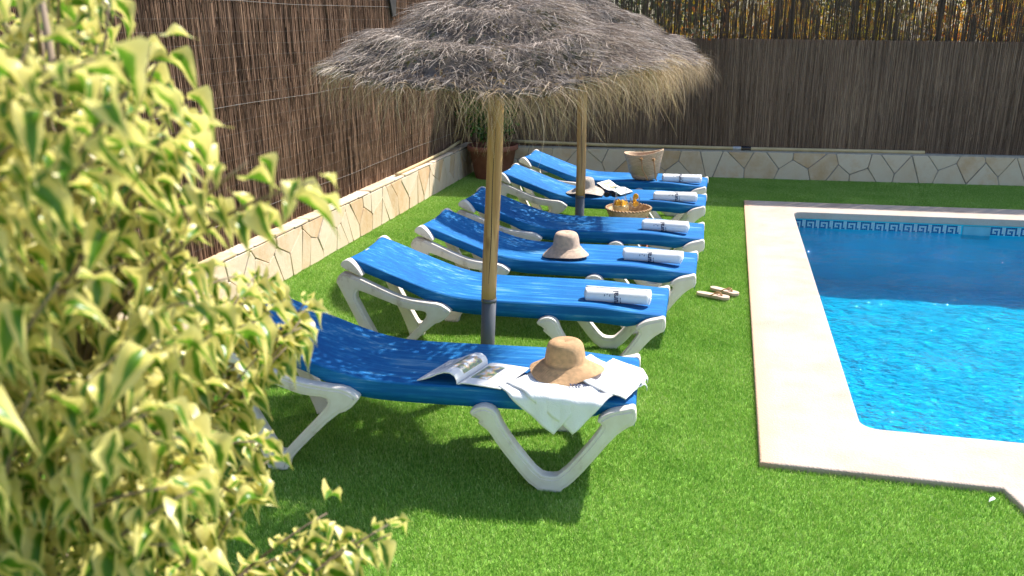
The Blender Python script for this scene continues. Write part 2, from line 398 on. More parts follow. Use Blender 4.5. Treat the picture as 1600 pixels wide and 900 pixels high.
MT['stone'] = mat_stone(); MT['coping'] = mat_coping(); MT['sling'] = mat_sling(); MT['wood'] = mat_wood()
MT['straw_tan'] = mat_straw('tan_straw', (0.74, 0.45, 0.23), 1)
MT['straw_pink'] = mat_straw('pale_straw', (0.82, 0.60, 0.44), 1)
MT['straw_grey'] = mat_straw('cream_straw', (0.66, 0.56, 0.47), 1)
MT['ficus'] = mat_ficus(); MT['water'] = mat_water(); MT['glass'] = mat_glass(); MT['mat'] = mat_canopy_base(); MT['page'] = mat_page()
MT['basin'] = noisy('pale_blue_mosaic', [(0.35, (0.02, 0.47, 0.60)), (0.65, (0.03, 0.55, 0.68))], scale=(1, 1, 1), nscale=1.6, rough=0.5)
MT['tile_white'] = noisy('white_tile', [(0.3, (0.38, 0.50, 0.53)), (0.7, (0.52, 0.62, 0.64))], scale=(20, 20, 20), rough=0.2, spec=0.5)
MT['tile_blue'] = noisy('blue_tile', [(0.3, (0.012, 0.04, 0.16)), (0.7, (0.03, 0.09, 0.30))], scale=(20, 20, 20), rough=0.2, spec=0.5)


# ------------------------------------------------------------------ helpers
def link(name, me, mat=None, parent=None, smooth=False):
    if mat is not None and not me.materials:
        me.materials.append(MT[mat] if isinstance(mat, str) else mat)
    if smooth:
        me.polygons.foreach_set('use_smooth', np.ones(len(me.polygons), dtype=bool))
    o = bpy.data.objects.new(name, me)
    COL.objects.link(o)
    if parent:
        o.parent = parent
    return o


def mesh(name, V, F, rnd=None, attr='rnd'):
    me = bpy.data.meshes.new(name)
    me.from_pydata([tuple(v) for v in V], [], F)
    if rnd is not None:
        a = me.attributes.new(attr, 'FLOAT', 'POINT')
        a.data.foreach_set('value', np.asarray(rnd, dtype=np.float32))
    me.update()
    return me


def fast_mesh(name, V, F, rnd=None):
    """V (n,3) array, F (m,k) array of equal-sided faces"""
    V = np.asarray(V, dtype=np.float32); F = np.asarray(F, dtype=np.int32)
    me = bpy.data.meshes.new(name)
    k = F.shape[1]
    me.vertices.add(len(V)); me.vertices.foreach_set('co', V.ravel())
    me.loops.add(F.size); me.loops.foreach_set('vertex_index', F.ravel())
    me.polygons.add(len(F)); me.polygons.foreach_set('loop_start', np.arange(0, F.size, k, dtype=np.int32))
    if rnd is not None:
        a = me.attributes.new('rnd', 'FLOAT', 'POINT')
        a.data.foreach_set('value', np.asarray(rnd, dtype=np.float32))
    me.update(calc_edges=True)
    return me


def empty(name, loc=(0, 0, 0), rz=0.0):
    o = bpy.data.objects.new(name, None)
    o.empty_display_size = 0.1
    o.location = loc
    o.rotation_euler = (0, 0, rz)
    COL.objects.link(o)
    return o


def tag(o, label, cat, group=None):
    o['label'] = label
    o['category'] = cat
    if group:
        o['group'] = group
    return o


def struct(o):
    o['kind'] = 'structure'
    return o


def stuff(o):
    o['kind'] = 'stuff'
    return o


def box_vf(x0, x1, y0, y1, z0, z1):
    V = [(x0, y0, z0), (x1, y0, z0), (x1, y1, z0), (x0, y1, z0), (x0, y0, z1), (x1, y0, z1), (x1, y1, z1), (x0, y1, z1)]
    F = [(0, 3, 2, 1), (4, 5, 6, 7), (0, 1, 5, 4), (1, 2, 6, 5), (2, 3, 7, 6), (3, 0, 4, 7)]
    return V, F


def join(parts):
    V, F = [], []
    for v, f in parts:
        k = len(V)
        V += list(v)
        F += [tuple(i + k for i in q) for q in f]
    return V, F


def bevelled_box(name, dims, bev=0.004):
    V, F = box_vf(*dims)
    me = mesh(name, V, F)
    bm = bmesh.new(); bm.from_mesh(me)
    bmesh.ops.bevel(bm, geom=list(bm.edges), offset=bev, segments=2, affect='EDGES')
    bm.to_mesh(me); bm.free()
    return me


def tube_vf(pts, r, n=8, caps=True):
    pts = [Vector(p) for p in pts]
    rs = r if isinstance(r, (list, tuple)) else [r] * len(pts)
    V, F = [], []
    t = (pts[1] - pts[0]).normalized()
    a = t.orthogonal().normalized()
    for i, p in enumerate(pts):
        if i:
            t2 = ((pts[min(i + 1, len(pts) - 1)] - pts[i - 1])).normalized()
            a = (a - t2 * a.dot(t2)).normalized()
            t = t2
        b = t.cross(a)
        for k in range(n):
            an = 2 * math.pi * k / n
            V.append(p + (a * math.cos(an) + b * math.sin(an)) * rs[i])
    for i in range(len(pts) - 1):
        for k in range(n):
            F.append((i * n + k, i * n + (k + 1) % n, (i + 1) * n + (k + 1) % n, (i + 1) * n + k))
    if caps:
        F.append(tuple(range(n - 1, -1, -1)))
        F.append(tuple(range((len(pts) - 1) * n, len(pts) * n)))
    return V, F


def lathe_vf(prof, n=32, wob=None):
    V, F = [], []
    for i, (r, z) in enumerate(prof):
        for k in range(n):
            a = 2 * math.pi * k / n
            dr, dz = wob(r, z, a) if wob else (0, 0)
            V.append(((r + dr) * math.cos(a), (r + dr) * math.sin(a), z + dz))
    for i in range(len(prof) - 1):
        for k in range(n):
            F.append((i * n + k, i * n + (k + 1) % n, (i + 1) * n + (k + 1) % n, (i + 1) * n + k))
    return V, F


def chaikin(P, it=2, closed=True):
    for _ in range(it):
        Q = []
        n = len(P)
        for i in range(n if closed else n - 1):
            a, b = P[i], P[(i + 1) % n]
            Q.append((a[0] * .75 + b[0] * .25, a[1] * .75 + b[1] * .25))
            Q.append((a[0] * .25 + b[0] * .75, a[1] * .25 + b[1] * .75))
        P = Q
    return P


def outline_mesh(name, loops, half, bev=0.006, bres=2, inset=0.0):
    """filled 2-D outline(s) in (s, z), thickened along y"""
    c = bpy.data.curves.new(name, 'CURVE')
    c.dimensions = '2D'
    c.fill_mode = 'BOTH'
    c.extrude = half - bev
    c.offset = -bev - inset
    c.bevel_depth = bev
    c.bevel_resolution = bres
    for P in loops:
        sp = c.splines.new('POLY')
        sp.points.add(len(P) - 1)
        for q, p in zip(sp.points, P):
            q.co = (p[0], p[1], 0, 1)
        sp.use_cyclic_u = True
    o = bpy.data.objects.new(name, c)
    me = bpy.data.meshes.new_from_object(o)
    bpy.data.objects.remove(o)
    n = len(me.vertices)
    co = np.empty(n * 3, dtype=np.float32); me.vertices.foreach_get('co', co); co = co.reshape(-1, 3)
    co = np.stack([co[:, 0], -co[:, 2], co[:, 1]], 1)
    me.vertices.foreach_set('co', co.ravel()); me.update()
    me.materials.clear()
    return me


def text_vf(body, size):
    c = bpy.data.curves.new('t', 'FONT')
    c.body = body
    c.size = size
    c.offset = 0.0012
    c.resolution_u = 3
    o = bpy.data.objects.new('t', c)
    me = bpy.data.meshes.new_from_object(o)
    bpy.data.objects.remove(o)
    V = [tuple(v.co) for v in me.vertices]
    F = [tuple(p.vertices) for p in me.polygons]
    bpy.data.meshes.remove(me)
    return V, F


def copy_tree(o, parent=None):
    c = o.copy()
    COL.objects.link(c)
    c.parent = parent
    for ch in list(o.children):
        copy_tree(ch, c)
    return c


def smooth01(t):
    t = min(1, max(0, t))
    return t * t * (3 - 2 * t)


def fbm(p, s):
    from mathutils import noise
    return noise.fractal(Vector(p) * s, 1.0, 2.0, 3)


# ------------------------------------------------------------------ ground, lawn, pool
XO, XI, YNO, YNI, YFI, YFO = 0.258, 0.745, 3.656, 4.108, 9.328, 9.844
XR, XRO = 5.2, 5.7
XL, YB = -3.488, 11.456          # faces of the two stone walls


def frame_vf(ox0, ox1, oy0, oy1, ix0, ix1, iy0, iy1, z):
    V = [(ox0, oy0, z), (ox1, oy0, z), (ox1, oy1, z), (ox0, oy1, z), (ix0, iy0, z), (ix1, iy0, z), (ix1, iy1, z), (ix0, iy1, z)]
    return V, [(0, 1, 5, 4), (1, 2, 6, 5), (2, 3, 7, 6), (3, 0, 4, 7)]


struct(link('ground', mesh('ground', *frame_vf(-150, 150, -150, 200, XI - .1, XR + .1, YNI - .1, YFI + .1, -0.03)), 'ground'))
struct(link('lawn', mesh('lawn', *frame_vf(XL - .05, XRO + 1.5, -2.0, YB + .05, XI - .06, XR + .06, YNI - .06, YFI + .06, -0.004)), 'turf'))

# coping: raised slab with a rounded inner nose, rounded inside corner, and the path that leaves it towards the house
def coping():
    zt = 0.030
    r = 0.10
    inner = []
    for cx, cy_, a0 in ((XI + r, YNI + r, math.pi), (XR - r, YNI + r, 1.5 * math.pi), (XR - r, YFI - r, 0.0), (XI + r, YFI - r, 0.5 * math.pi)):
        for k in range(7):
            a = a0 + k * math.pi / 12
            inner.append((cx + r * math.cos(a), cy_ + r * math.sin(a)))
    outer = [(XO, YNO), (1.286, YNO), (1.33, 3.48), (1.55, 2.6), (2.0, 0.6), (3.2, 0.6), (3.2, YNO), (XRO, YNO), (XRO, YFO), (XO, YFO)]
    c = bpy.data.curves.new('coping', 'CURVE')
    c.dimensions = '2D'; c.fill_mode = 'BOTH'; c.extrude = 0.026; c.bevel_depth = 0.012; c.bevel_resolution = 3
    for P in (outer, inner):
        sp = c.splines.new('POLY'); sp.points.add(len(P) - 1)
        for q, p in zip(sp.points, P):
            q.co = (p[0], p[1], 0, 1)
        sp.use_cyclic_u = True
    o = bpy.data.objects.new('c', c)
    me = bpy.data.meshes.new_from_object(o)
    bpy.data.objects.remove(o)
    me.materials.clear()
    for v in me.vertices:
        v.co.z += zt - 0.038
    return struct(link('pool_coping', me, 'coping'))


cop = coping()

WZ = -0.15           # water level
FZ = -0.76           # basin floor
def basin():
    x0, x1, y0, y1 = XI - .02, XR + .02, YNI - .02, YFI + .02
    V = [(x0, y0, FZ), (x1, y0, FZ), (x1, y1, FZ), (x0, y1, FZ), (x0, y0, -0.02), (x1, y0, -0.02), (x1, y1, -0.02), (x0, y1, -0.02)]
    F = [(0, 4, 5, 1), (1, 5, 6, 2), (2, 6, 7, 3), (3, 7, 4, 0)]
    nx, ny = 90, 150
    gx, gy = np.linspace(x0, x1, nx), np.linspace(y0, y1, ny)
    for yy in gy:
        for xx in gx:
            e = min(xx - x0, x1 - xx, yy - y0, y1 - yy, .15) / .15
            V.append((xx, yy, FZ + e * (.022 * fbm((xx * .8, yy * 1.7, 3.0), 2.2) + .012 * fbm((xx * .9, yy * 2.2, 9.0), 6.0))))  # added floor relief stands in for ripple refraction, making the shade edge wavy
    for j in range(ny - 1):
        for i in range(nx - 1):
            k = 8 + j * nx + i
            F.append((k, k + 1, k + nx + 1, k + nx))
    return struct(link('pool_basin', mesh('pool_basin', V, F), 'basin', smooth=False))


bas = basin()


def water():
    nx, ny = 60, 80
    x = np.linspace(XI - .018, XR + .018, nx); y = np.linspace(YNI - .018, YFI + .017, ny)
    X, Y = np.meshgrid(x, y)
    Z = WZ + 0.004 * np.sin(X * 5 + Y * 3.1) + 0.003 * np.sin(Y * 7.3 - X * 2.2)
    V = np.stack([X.ravel(), Y.ravel(), Z.ravel()], 1)
    i = np.arange(nx * (ny - 1)).reshape(ny - 1, nx)[:, :-1].ravel()
    F = np.stack([i, i + 1, i + nx + 1, i + nx], 1)
    return struct(link('pool_water', fast_mesh('pool_water', V, F), 'water', smooth=True))


water()

# band of meander tiles along the far and left inside walls of the basin
KEY = ["01111110", "01000010", "01011010", "01010010", "11011110"]


def tile_band(name, origin, ux, length, skip=None):
    t = 0.0175
    Vb, Fb, Vw, Fw = [], [], [], []
    nrm = Vector((0, 0, 1)).cross(Vector(ux))
    for c in range(int(length / t)):
        for rr in range(5):
            if skip and skip[0] < c * t < skip[1]:
                continue
            blue = KEY[rr][c % 8] == '1'
            p = Vector(origin) + Vector(ux) * (c * t) + Vector((0, 0, -rr * t))
            g = 0.0016
            q = [p + Vector(ux) * g - Vector((0, 0, g)), p + Vector(ux) * (t - g) - Vector((0, 0, g)), p + Vector(ux) * (t - g) - Vector((0, 0, t - g)), p + Vector(ux) * g - Vector((0, 0, t - g))]
            V, F = (Vb, Fb) if blue else (Vw, Fw)
            k = len(V)
            V += [a - nrm * 0.0 for a in q] + [a + nrm * 0.004 for a in q]
            F += [(k + 4, k + 5, k + 6, k + 7), (k, k + 1, k + 5, k + 4), (k + 1, k + 2, k + 6, k + 5), (k + 2, k + 3, k + 7, k + 6), (k + 3, k, k + 4, k + 7)]
    a = stuff(link('blue_tile', mesh(name, Vb, Fb), 'tile_blue', bas))
    b = stuff(link('white_tile', mesh(name, Vw, Fw), 'tile_white', bas))
    return a, b


tile_band('tiles_far', (XR + .02, YFI + .0185, -0.062), (-1, 0, 0), XR - XI + .04, skip=(XR + .02 - 2.72, XR + .02 - 2.45))
tile_band('tiles_side', (XI - .0185, YFI + .015, -0.062), (0, -1, 0), YFI - YNI)
sk = link('skimmer_mouth', bevelled_box('skimmer', (2.455, 2.715, YFI + .006, YFI + .03, -0.20, -0.062), 0.004), 'skimmer', bas)


# grass blades: one patch, spread over the lawn
def grass():
    n = 2250
    P = 0.237
    x = RNG.uniform(-P / 2, P / 2, n); y = RNG.uniform(-P / 2, P / 2, n)
    h = RNG.uniform(0.008, 0.017, n); a = RNG.uniform(0, 2 * np.pi, n); lean = RNG.uniform(0.1, 0.9, n) * h
    la = RNG.uniform(0, 2 * np.pi, n); wd = RNG.uniform(0.0009, 0.0015, n)
    cx, sx = np.cos(a) * wd, np.sin(a) * wd
    dx, dy = np.cos(la) * lean, np.sin(la) * lean
    z0 = np.full(n, -0.004)
    V = np.stack([
        np.stack([x - cx, y - sx, z0], 1), np.stack([x + cx, y + sx, z0], 1),
        np.stack([x + cx * .8 + dx * .4, y + sx * .8 + dy * .4, h * .62], 1), np.stack([x - cx * .8 + dx * .4, y - sx * .8 + dy * .4, h * .62], 1),
        np.stack([x + dx + cx * .2, y + dy + sx * .2, h], 1), np.stack([x + dx - cx * .2, y + dy - sx * .2, h], 1)], 1).reshape(-1, 3)
    b = np.arange(n)[:, None] * 6
    F = np.concatenate([b + np.array([[0, 1, 2, 3]]), b + np.array([[3, 2, 4, 5]])])
    rnd = np.repeat(np.clip(RNG.normal(0.47, 0.27, n), 0, 1), 6)
    o = stuff(link('lawn_grass', fast_mesh('lawn_grass', V, F, rnd), 'grass'))
    g = bpy.data.node_groups.new('spread_turf', 'GeometryNodeTree')
    g.interface.new_socket('Geometry', in_out='INPUT', socket_type='NodeSocketGeometry')
    g.interface.new_socket('Geometry', in_out='OUTPUT', socket_type='NodeSocketGeometry')
    N = g.nodes.new
    L = g.links.new
    gi, go = N('NodeGroupInput'), N('NodeGroupOutput')
    x0, x1, y0, y1 = XL + .11, 5.6, 0.9, YB - .11
    nx, ny = int((x1 - x0) / .235) + 1, int((y1 - y0) / .235) + 1
    gr = N('GeometryNodeMeshGrid')
    gr.inputs['Size X'].default_value = x1 - x0; gr.inputs['Size Y'].default_value = y1 - y0
    gr.inputs['Vertices X'].default_value = nx; gr.inputs['Vertices Y'].default_value = ny
    tr = N('GeometryNodeTransform'); tr.inputs['Translation'].default_value = ((x0 + x1) / 2, (y0 + y1) / 2, 0)
    L(gr.outputs[0], tr.inputs[0])
    pos = N('GeometryNodeInputPosition'); sx_ = N('ShaderNodeSeparateXYZ'); L(pos.outputs[0], sx_.inputs[0])

    def cmp(sock, op, v):
        m = N('ShaderNodeMath'); m.operation = op; L(sock, m.inputs[0]); m.inputs[1].default_value = v; return m.outputs[0]

    def mul(a_, b_):
        m = N('ShaderNodeMath'); m.operation = 'MULTIPLY'; L(a_, m.inputs[0]); L(b_, m.inputs[1]); return m.outputs[0]
    inside = mul(cmp(sx_.outputs['X'], 'GREATER_THAN', XO + .17), mul(cmp(sx_.outputs['Y'], 'GREATER_THAN', YNO + .17), cmp(sx_.outputs['Y'], 'LESS_THAN', YFO - .17)))
    keep = N('FunctionNodeCompare'); keep.data_type = 'FLOAT'; keep.operation = 'LESS_THAN'
    L(inside, keep.inputs[0]); keep.inputs[1].default_value = 0.5
    rv = N('FunctionNodeRandomValue'); rv.data_type = 'INT'
    for s in rv.inputs:
        if s.type == 'INT' and s.name == 'Min': s.default_value = 0
        if s.type == 'INT' and s.name == 'Max': s.default_value = 3
    iout = [q for q in rv.outputs if q.type == 'INT'][0]
    rm = N('ShaderNodeMath'); rm.operation = 'MULTIPLY'; L(iout, rm.inputs[0]); rm.inputs[1].default_value = math.pi / 2
    cx_ = N('ShaderNodeCombineXYZ'); L(rm.outputs[0], cx_.inputs['Z'])
    ip = N('GeometryNodeInstanceOnPoints')
    L(tr.outputs[0], ip.inputs['Points']); L(keep.outputs[0], ip.inputs['Selection']); L(gi.outputs[0], ip.inputs['Instance']); L(cx_.outputs[0], ip.inputs['Rotation'])
    L(ip.outputs[0], go.inputs[0])
    md = o.modifiers.new('spread', 'NODES'); md.node_group = g
    return o


grass()


# ------------------------------------------------------------------ stone walls
def clip(poly, a, b, c):
    out = []
    for i in range(len(poly)):
        p, q = poly[i], poly[(i + 1) % len(poly)]
        dp, dq = a * p[0] + b * p[1] - c, a * q[0] + b * q[1] - c
        if dp <= 0:
            out.append(p)
        if (dp < 0 < dq) or (dq < 0 < dp):
            t = dp / (dp - dq)
            out.append((p[0] + (q[0] - p[0]) * t, p[1] + (q[1] - p[1]) * t))
    return out


def voronoi(seeds, x0, x1, z0, z1, gap, ax=1.0):
    cells = []
    for i, s in enumerate(seeds):
        poly = [(x0, z0), (x1, z0), (x1, z1), (x0, z1)]
        for j, q in enumerate(seeds):
            if i == j or abs(q[0] - s[0]) > 1.2:
                continue
            a, b = (q[0] - s[0]), (q[1] - s[1]) * ax
            l = math.hypot(a, b)
            mx, mz = (q[0] + s[0]) / 2, (q[1] + s[1]) / 2
            poly = clip(poly, a / l, b / l, (a * mx + b * mz) / l - gap)
            if len(poly) < 3:
                break
        if len(poly) >= 3:
            ar = abs(sum(poly[k][0] * poly[(k + 1) % len(poly)][1] - poly[(k + 1) % len(poly)][0] * poly[k][1] for k in range(len(poly)))) / 2
            if ar > 0.0008:
                cells.append(poly)
    return cells


def stone_piece(parent, poly, place, depth, lift):
    """one flagstone: polygon in wall coordinates with softened corners, proud of the mortar"""
    cx = sum(p[0] for p in poly) / len(poly); cz = sum(p[1] for p in poly) / len(poly)
    P = []
    for i in range(len(poly)):
        a, b, c = Vector(poly[i - 1]), Vector(poly[i]), Vector(poly[(i + 1) % len(poly)])
        k = min(.012, .3 * (a - b).length, .3 * (c - b).length)
        P += [tuple(b + (a - b).normalized() * k), tuple(b + (c - b).normalized() * k)]
    P = [(p[0] + random.uniform(-.003, .003), p[1] + random.uniform(-.003, .003)) for p in P]
    n = len(P)
    tilt = (random.uniform(-.03, .03), random.uniform(-.03, .03))
    d = depth + lift
    V = [place(p[0], p[1], 0.0) for p in P]
    V += [place(p[0], p[1], d - .004 + tilt[0] * (p[0] - cx) + tilt[1] * (p[1] - cz)) for p in P]
    V += [place(cx + (p[0] - cx) * .97, cz + (p[1] - cz) * .97, d + tilt[0] * (p[0] - cx) + tilt[1] * (p[1] - cz)) for p in P]
    F = []
    for i in range(n):
        j = (i + 1) % n
        F += [(i, j, n + j, n + i), (n + i, n + j, 2 * n + j, 2 * n + i)]
    F.append(tuple(range(2 * n, 3 * n)))
    c = Vector(place(cx, cz, 0))
    me = mesh('stone', [Vector(v) - c for v in V], F)
    bm = bmesh.new(); bm.from_mesh(me); bmesh.ops.recalc_face_normals(bm, faces=bm.faces); bm.to_mesh(me); bm.free()
    o = link('stone', me, 'stone', parent)
    o.location = c
    return o


def stone_wall(label, length, height, thick, place, seeds, caps, gap, dep):
    root = empty('stone_wall', place(0, 0, 0))
    tag(root, label, 'wall')
    base = Vector(place(0, 0, 0))
    def loc(u, z, d):
        return tuple(Vector(place(u, z, d)) - base)
    V = [loc(0, -.03, 0), loc(length, -.03, 0), loc(length, -.03, -thick), loc(0, -.03, -thick), loc(0, height, 0), loc(length, height, 0), loc(length, height, -thick), loc(0, height, -thick)]
    F = [(0, 3, 2, 1), (4, 5, 6, 7), (0, 1, 5, 4), (1, 2, 6, 5), (2, 3, 7, 6), (3, 0, 4, 7)]
    me = mesh('mortar', V, F)
    bm = bmesh.new(); bm.from_mesh(me); bmesh.ops.recalc_face_normals(bm, faces=bm.faces); bm.to_mesh(me); bm.free()
    link('mortar_core', me, 'mortar', root)
    for poly in voronoi(seeds, 0.005, length - .005, 0.004, height - (0.012 if caps else .02), gap):
        stone_piece(root, poly, loc, dep, random.uniform(0, .006))
    if caps:
        u = 0.0
        while u < length - .1:
            l = min(random.uniform(.22, .5), length - u)
            sk_ = random.uniform(-.03, .03)
            poly = [(u + .004, -thick + .004), (u + l - .004, -thick + .004), (u + l - .004 + sk_, .012), (u + .004 + (0 if u == 0 else sk_), .012)]
            stone_piece(root, [(p[0], p[1]) for p in poly], lambda a, b, d: loc(a, height + d, b), 0.012, random.uniform(0, .005))
            u += l
    return root


LEN_L = YB - 0.3
seedsL = []
u = 0.05
while u < LEN_L:
    seedsL.append((u + random.uniform(-.03, .03), random.choice((.06, .13, .2, .3, .36)) + random.uniform(-.03, .03)))
    u += random.uniform(.09, .17)
stone_wall('low cream crazy-paved stone wall under the sunlit brown heather fence', LEN_L, 0.40, 0.20, lambda a, z, d: (XL + d, 0.3 + a, z), seedsL, True, .0030, .009)
seedsB = []
u = 0.08
while u < 9.4:
    seedsB.append((u + random.uniform(-.04, .04), random.choice((.03, .12, .19, .27, .36)) + random.uniform(-.03, .03)))
    u += random.uniform(.12, .27)
HB = 0.374
stone_wall('low shaded crazy-paved stone wall with wide grey joints under the double reed fence', 9.4, HB, 0.22, lambda a, z, d: (XL + a, YB - d, z), seedsB, False, .0050, .011)


# ------------------------------------------------------------------ reed fences
def reeds(n, u, v, z0, z1, rad, tilt, rnd, axis):
    """n slender three-sided twigs; u along the fence, v depth"""
    L_ = z1 - z0
    k = 3
    tl = RNG.normal(0, tilt, n); tb = RNG.normal(0, .004, n)
    rings = []
    for j in range(k):
        f = j / (k - 1)
        uu = u + tl * L_ * (f - .5) + tb * math.sin(f * math.pi) * 2
        vv = v + RNG.normal(0, .003, n)
        zz = z0 + L_ * f
        rr = rad * (1 - .25 * f)
        for q in range(3):
            a = 2 * np.pi * q / 3 + rnd * 6
            pu, pv = uu + np.cos(a) * rr, vv + np.sin(a) * rr
            rings.append(np.stack([pu, pv, zz] if axis == 'x' else [pv, pu, zz], 1))
    V = np.stack(rings, 1).reshape(-1, 3)
    b = np.arange(n)[:, None] * 9
    F = np.concatenate([b + np.array([[j * 3 + q, j * 3 + (q + 1) % 3, (j + 1) * 3 + (q + 1) % 3, (j + 1) * 3 + q]]) for j in range(k - 1) for q in range(3)])
    return V, F, np.repeat(rnd, 9)


def wavy_wire(p0, p1, r, amp):
    n = 40
    pts = []
    ph = random.uniform(0, 6)
    for i in range(n + 1):
        f = i / n
        p = Vector(p0).lerp(Vector(p1), f)
        p.z += amp * (math.sin(f * 23 + ph) * .5 + math.sin(f * 51 + ph * 2) * .3 + random.uniform(-.2, .2))
        pts.append(p)
    return tube_vf(pts, r, 5)


# left: heather twigs, short pieces woven over each other
FXL = XL - 0.135
rt = empty('heather_fence', (FXL, 6.0, 0.41))
tag(rt, 'tall sunlit reddish brown heather twig fence on the cream stone wall', 'fence')
n = 24000
u = RNG.uniform(0.3, YB + .16, n)
patch = 0.5 + 0.5 * np.sin(u * 2.1 + 1.0) * np.sin(u * 5.3)
z0 = np.where(RNG.random(n) < .35, 0.41, RNG.uniform(.41, 2.4, n)); ln = RNG.uniform(.45, 1.2, n); z1 = np.minimum(z0 + ln, 3.02 + RNG.uniform(-.04, .04, n)); z0 = np.minimum(z0, z1 - .3)
rnd = np.clip(RNG.normal(.42, .2, n) + .12 * (patch - .5), 0, 1)
V, F, R_ = reeds(n, u, FXL + RNG.uniform(-.018, .018, n), z0, z1, RNG.uniform(.0014, .0034, n), .02, rnd, 'y')
V = V - np.array([FXL, 6.0, .41])
stuff(link('twigs', fast_mesh('twigs', V, F, R_), 'reed', rt))
V, F = box_vf(-.045, -.022, .3 - 6, YB + .20 - 6, 0, 2.58)
link('light_block_panel', mesh('light_block', V, F), 'backing', rt)  # added dark panel, stops light leaking through between the twigs
for z in (.62, 1.452, 2.201):
    link('wire', mesh('wire', *wavy_wire((.026, .35 - 6, z - .41), (.026, YB - 6, z - .41), .0020, .010)), 'wire', rt)
for z in [.5 + .093 * i for i in range(27)]:
    if min(abs(z - q) for q in (.62, 1.452, 2.201)) > .03:
        link('stitching_wire', mesh('wire', *wavy_wire((.024, .35 - 6, z - .41), (.024, YB - 6, z - .41), .0005, .010)), 'wire', rt)

# back: dense lower reed panel, and a taller see-through panel behind it
FYB = YB + .09
rt = empty('reed_fence', (0.6, FYB, HB))
tag(rt, 'dense dark grey reed fence panel in shade behind the pool', 'fence', None)
n = 36000
u = RNG.uniform(XL - .34, 6.0, n)
top = 1.8 - .022 * (u + .43)
full = RNG.random(n) < .5
z0 = np.where(full, HB, RNG.uniform(HB, 1.2, n)); z1 = np.where(full, top + RNG.normal(0, .006, n), np.minimum(z0 + RNG.uniform(.4, .9, n), top))
pt = np.sin(u * 3.3) * np.sin(u * 1.7 + 2)
rnd = np.clip(RNG.normal(.40, .24, n) + .10 * pt, 0, 1)
V, F, R_ = reeds(n, u, FYB + RNG.uniform(-.014, .012, n), z0, z1, RNG.uniform(.0012, .0025, n), .006, rnd, 'x')
V = V - np.array([.6, FYB, HB])
stuff(link('reeds', fast_mesh('reeds', V, F, R_), 'reed_grey', rt))
for z in np.arange(.52, 1.75, .17):
    link('stitching_wire', mesh('wire', *wavy_wire((XL - .6, -.02, z - HB), (5.4, -.02, z - HB - .1), .0006, .004)), 'wire', rt)

rt = empty('reed_fence', (0.6, FYB + .06, HB))
tag(rt, 'taller thin see-through reed fence with autumn leaves showing behind it', 'fence')
n = 11500
u = RNG.uniform(XL - .34, 6.0, n)
z0 = np.full(n, HB); z1 = 3.3 + RNG.normal(0, .03, n)
rnd = np.clip(RNG.normal(.42, .2, n), 0, 1)
V, F, R_ = reeds(n, u, FYB + .06 + RNG.uniform(-.008, .008, n), z0, z1, RNG.uniform(.0010, .0020, n), .006, rnd, 'x')
V = V - np.array([.6, FYB + .06, HB])
stuff(link('reeds', fast_mesh('reeds', V, F, R_), 'reed_thin', rt))
for z in np.arange(1.9, 3.3, .2):
    link('stitching_wire', mesh('wire', *wavy_wire((XL - .6, -.014, z - HB), (5.4, -.014, z - HB - .08), .0006, .004)), 'wire', rt)
for x in (-2.2, .55, .72, 2.45, 4.4):
    link('post', mesh('post', *tube_vf([(x - .6, .035, -.3), (x - .6, .035, 2.95)], .022, 8)), 'darkwood', rt)


# ------------------------------------------------------------------ leaves, trees
def leaf_cloud(centers, dirs, length, width, rnd):
    """simple folded leaves, vectorised: 2 quads each side"""
    n = len(centers)
    d = dirs / np.linalg.norm(dirs, axis=1, keepdims=True)
    up = RNG.normal(size=(n, 3)); s = np.cross(d, up); s /= np.linalg.norm(s, axis=1, keepdims=True)
    nn = np.cross(s, d)
    l = length[:, None]; w_ = width[:, None]
    P = [centers, centers + d * l * .45 + s * w_ * .5 + nn * w_ * .12, centers + d * l * .45, centers + d * l * .45 - s * w_ * .5 + nn * w_ * .12, centers + d * l]
    V = np.stack(P, 1).reshape(-1, 3)
    b = np.arange(n)[:, None] * 5
    F = np.concatenate([b + np.array([[0, 1, 2]]), b + np.array([[0, 2, 3]]), b + np.array([[1, 4, 2]]), b + np.array([[2, 4, 3]])])
    return V, F, np.repeat(rnd, 5)


def tree(label, x, y, h, r, mat, nleaf, hue, llen, group):
    root = empty('garden_tree', (x, y, -.03))
    tag(root, label, 'tree', group)
    pts = [(0, 0, 0), (.03, .02, h * .25), (-.02, .05, h * .5), (.03, 0, h * .8)]
    parts = [tube_vf(pts, [.07, .055, .04, .015], 8)]
    tips = []
    for i in range(14):
        a = i * 2.4 + random.random(); z = h * random.uniform(.22, .75)
        e = Vector((math.cos(a) * r * random.uniform(.5, .95), math.sin(a) * r * random.uniform(.5, .95), z + h * random.uniform(.08, .25)))
        parts.append(tube_vf([(0, 0, z), (e.x * .5, e.y * .5, z + (e.z - z) * .65), tuple(e)], [.025, .015, .006], 5))
        tips += [e, Vector((e.x * .6, e.y * .6, z + (e.z - z) * .7))]
    link('trunk', mesh('trunk', *join(parts)), 'bark', root, smooth=True)
    tips = np.array([tuple(t) for t in tips])
    c = tips[RNG.integers(0, len(tips), nleaf)] + RNG.normal(0, 1, (nleaf, 3)) * np.array([r * .2, r * .2, h * .07])
    c[:, 2] = np.clip(c[:, 2], .3, h)
    dirs = RNG.normal(0, 1, (nleaf, 3)) + np.array([0, 0, -.5])
    V, F, R_ = leaf_cloud(c, dirs, RNG.uniform(.7, 1.2, nleaf) * llen, RNG.uniform(.4, .6, nleaf) * llen, np.clip(RNG.normal(hue, .2, nleaf), 0, 1))
    stuff(link('crown', fast_mesh('crown', V, F, R_), mat, root))
    return root


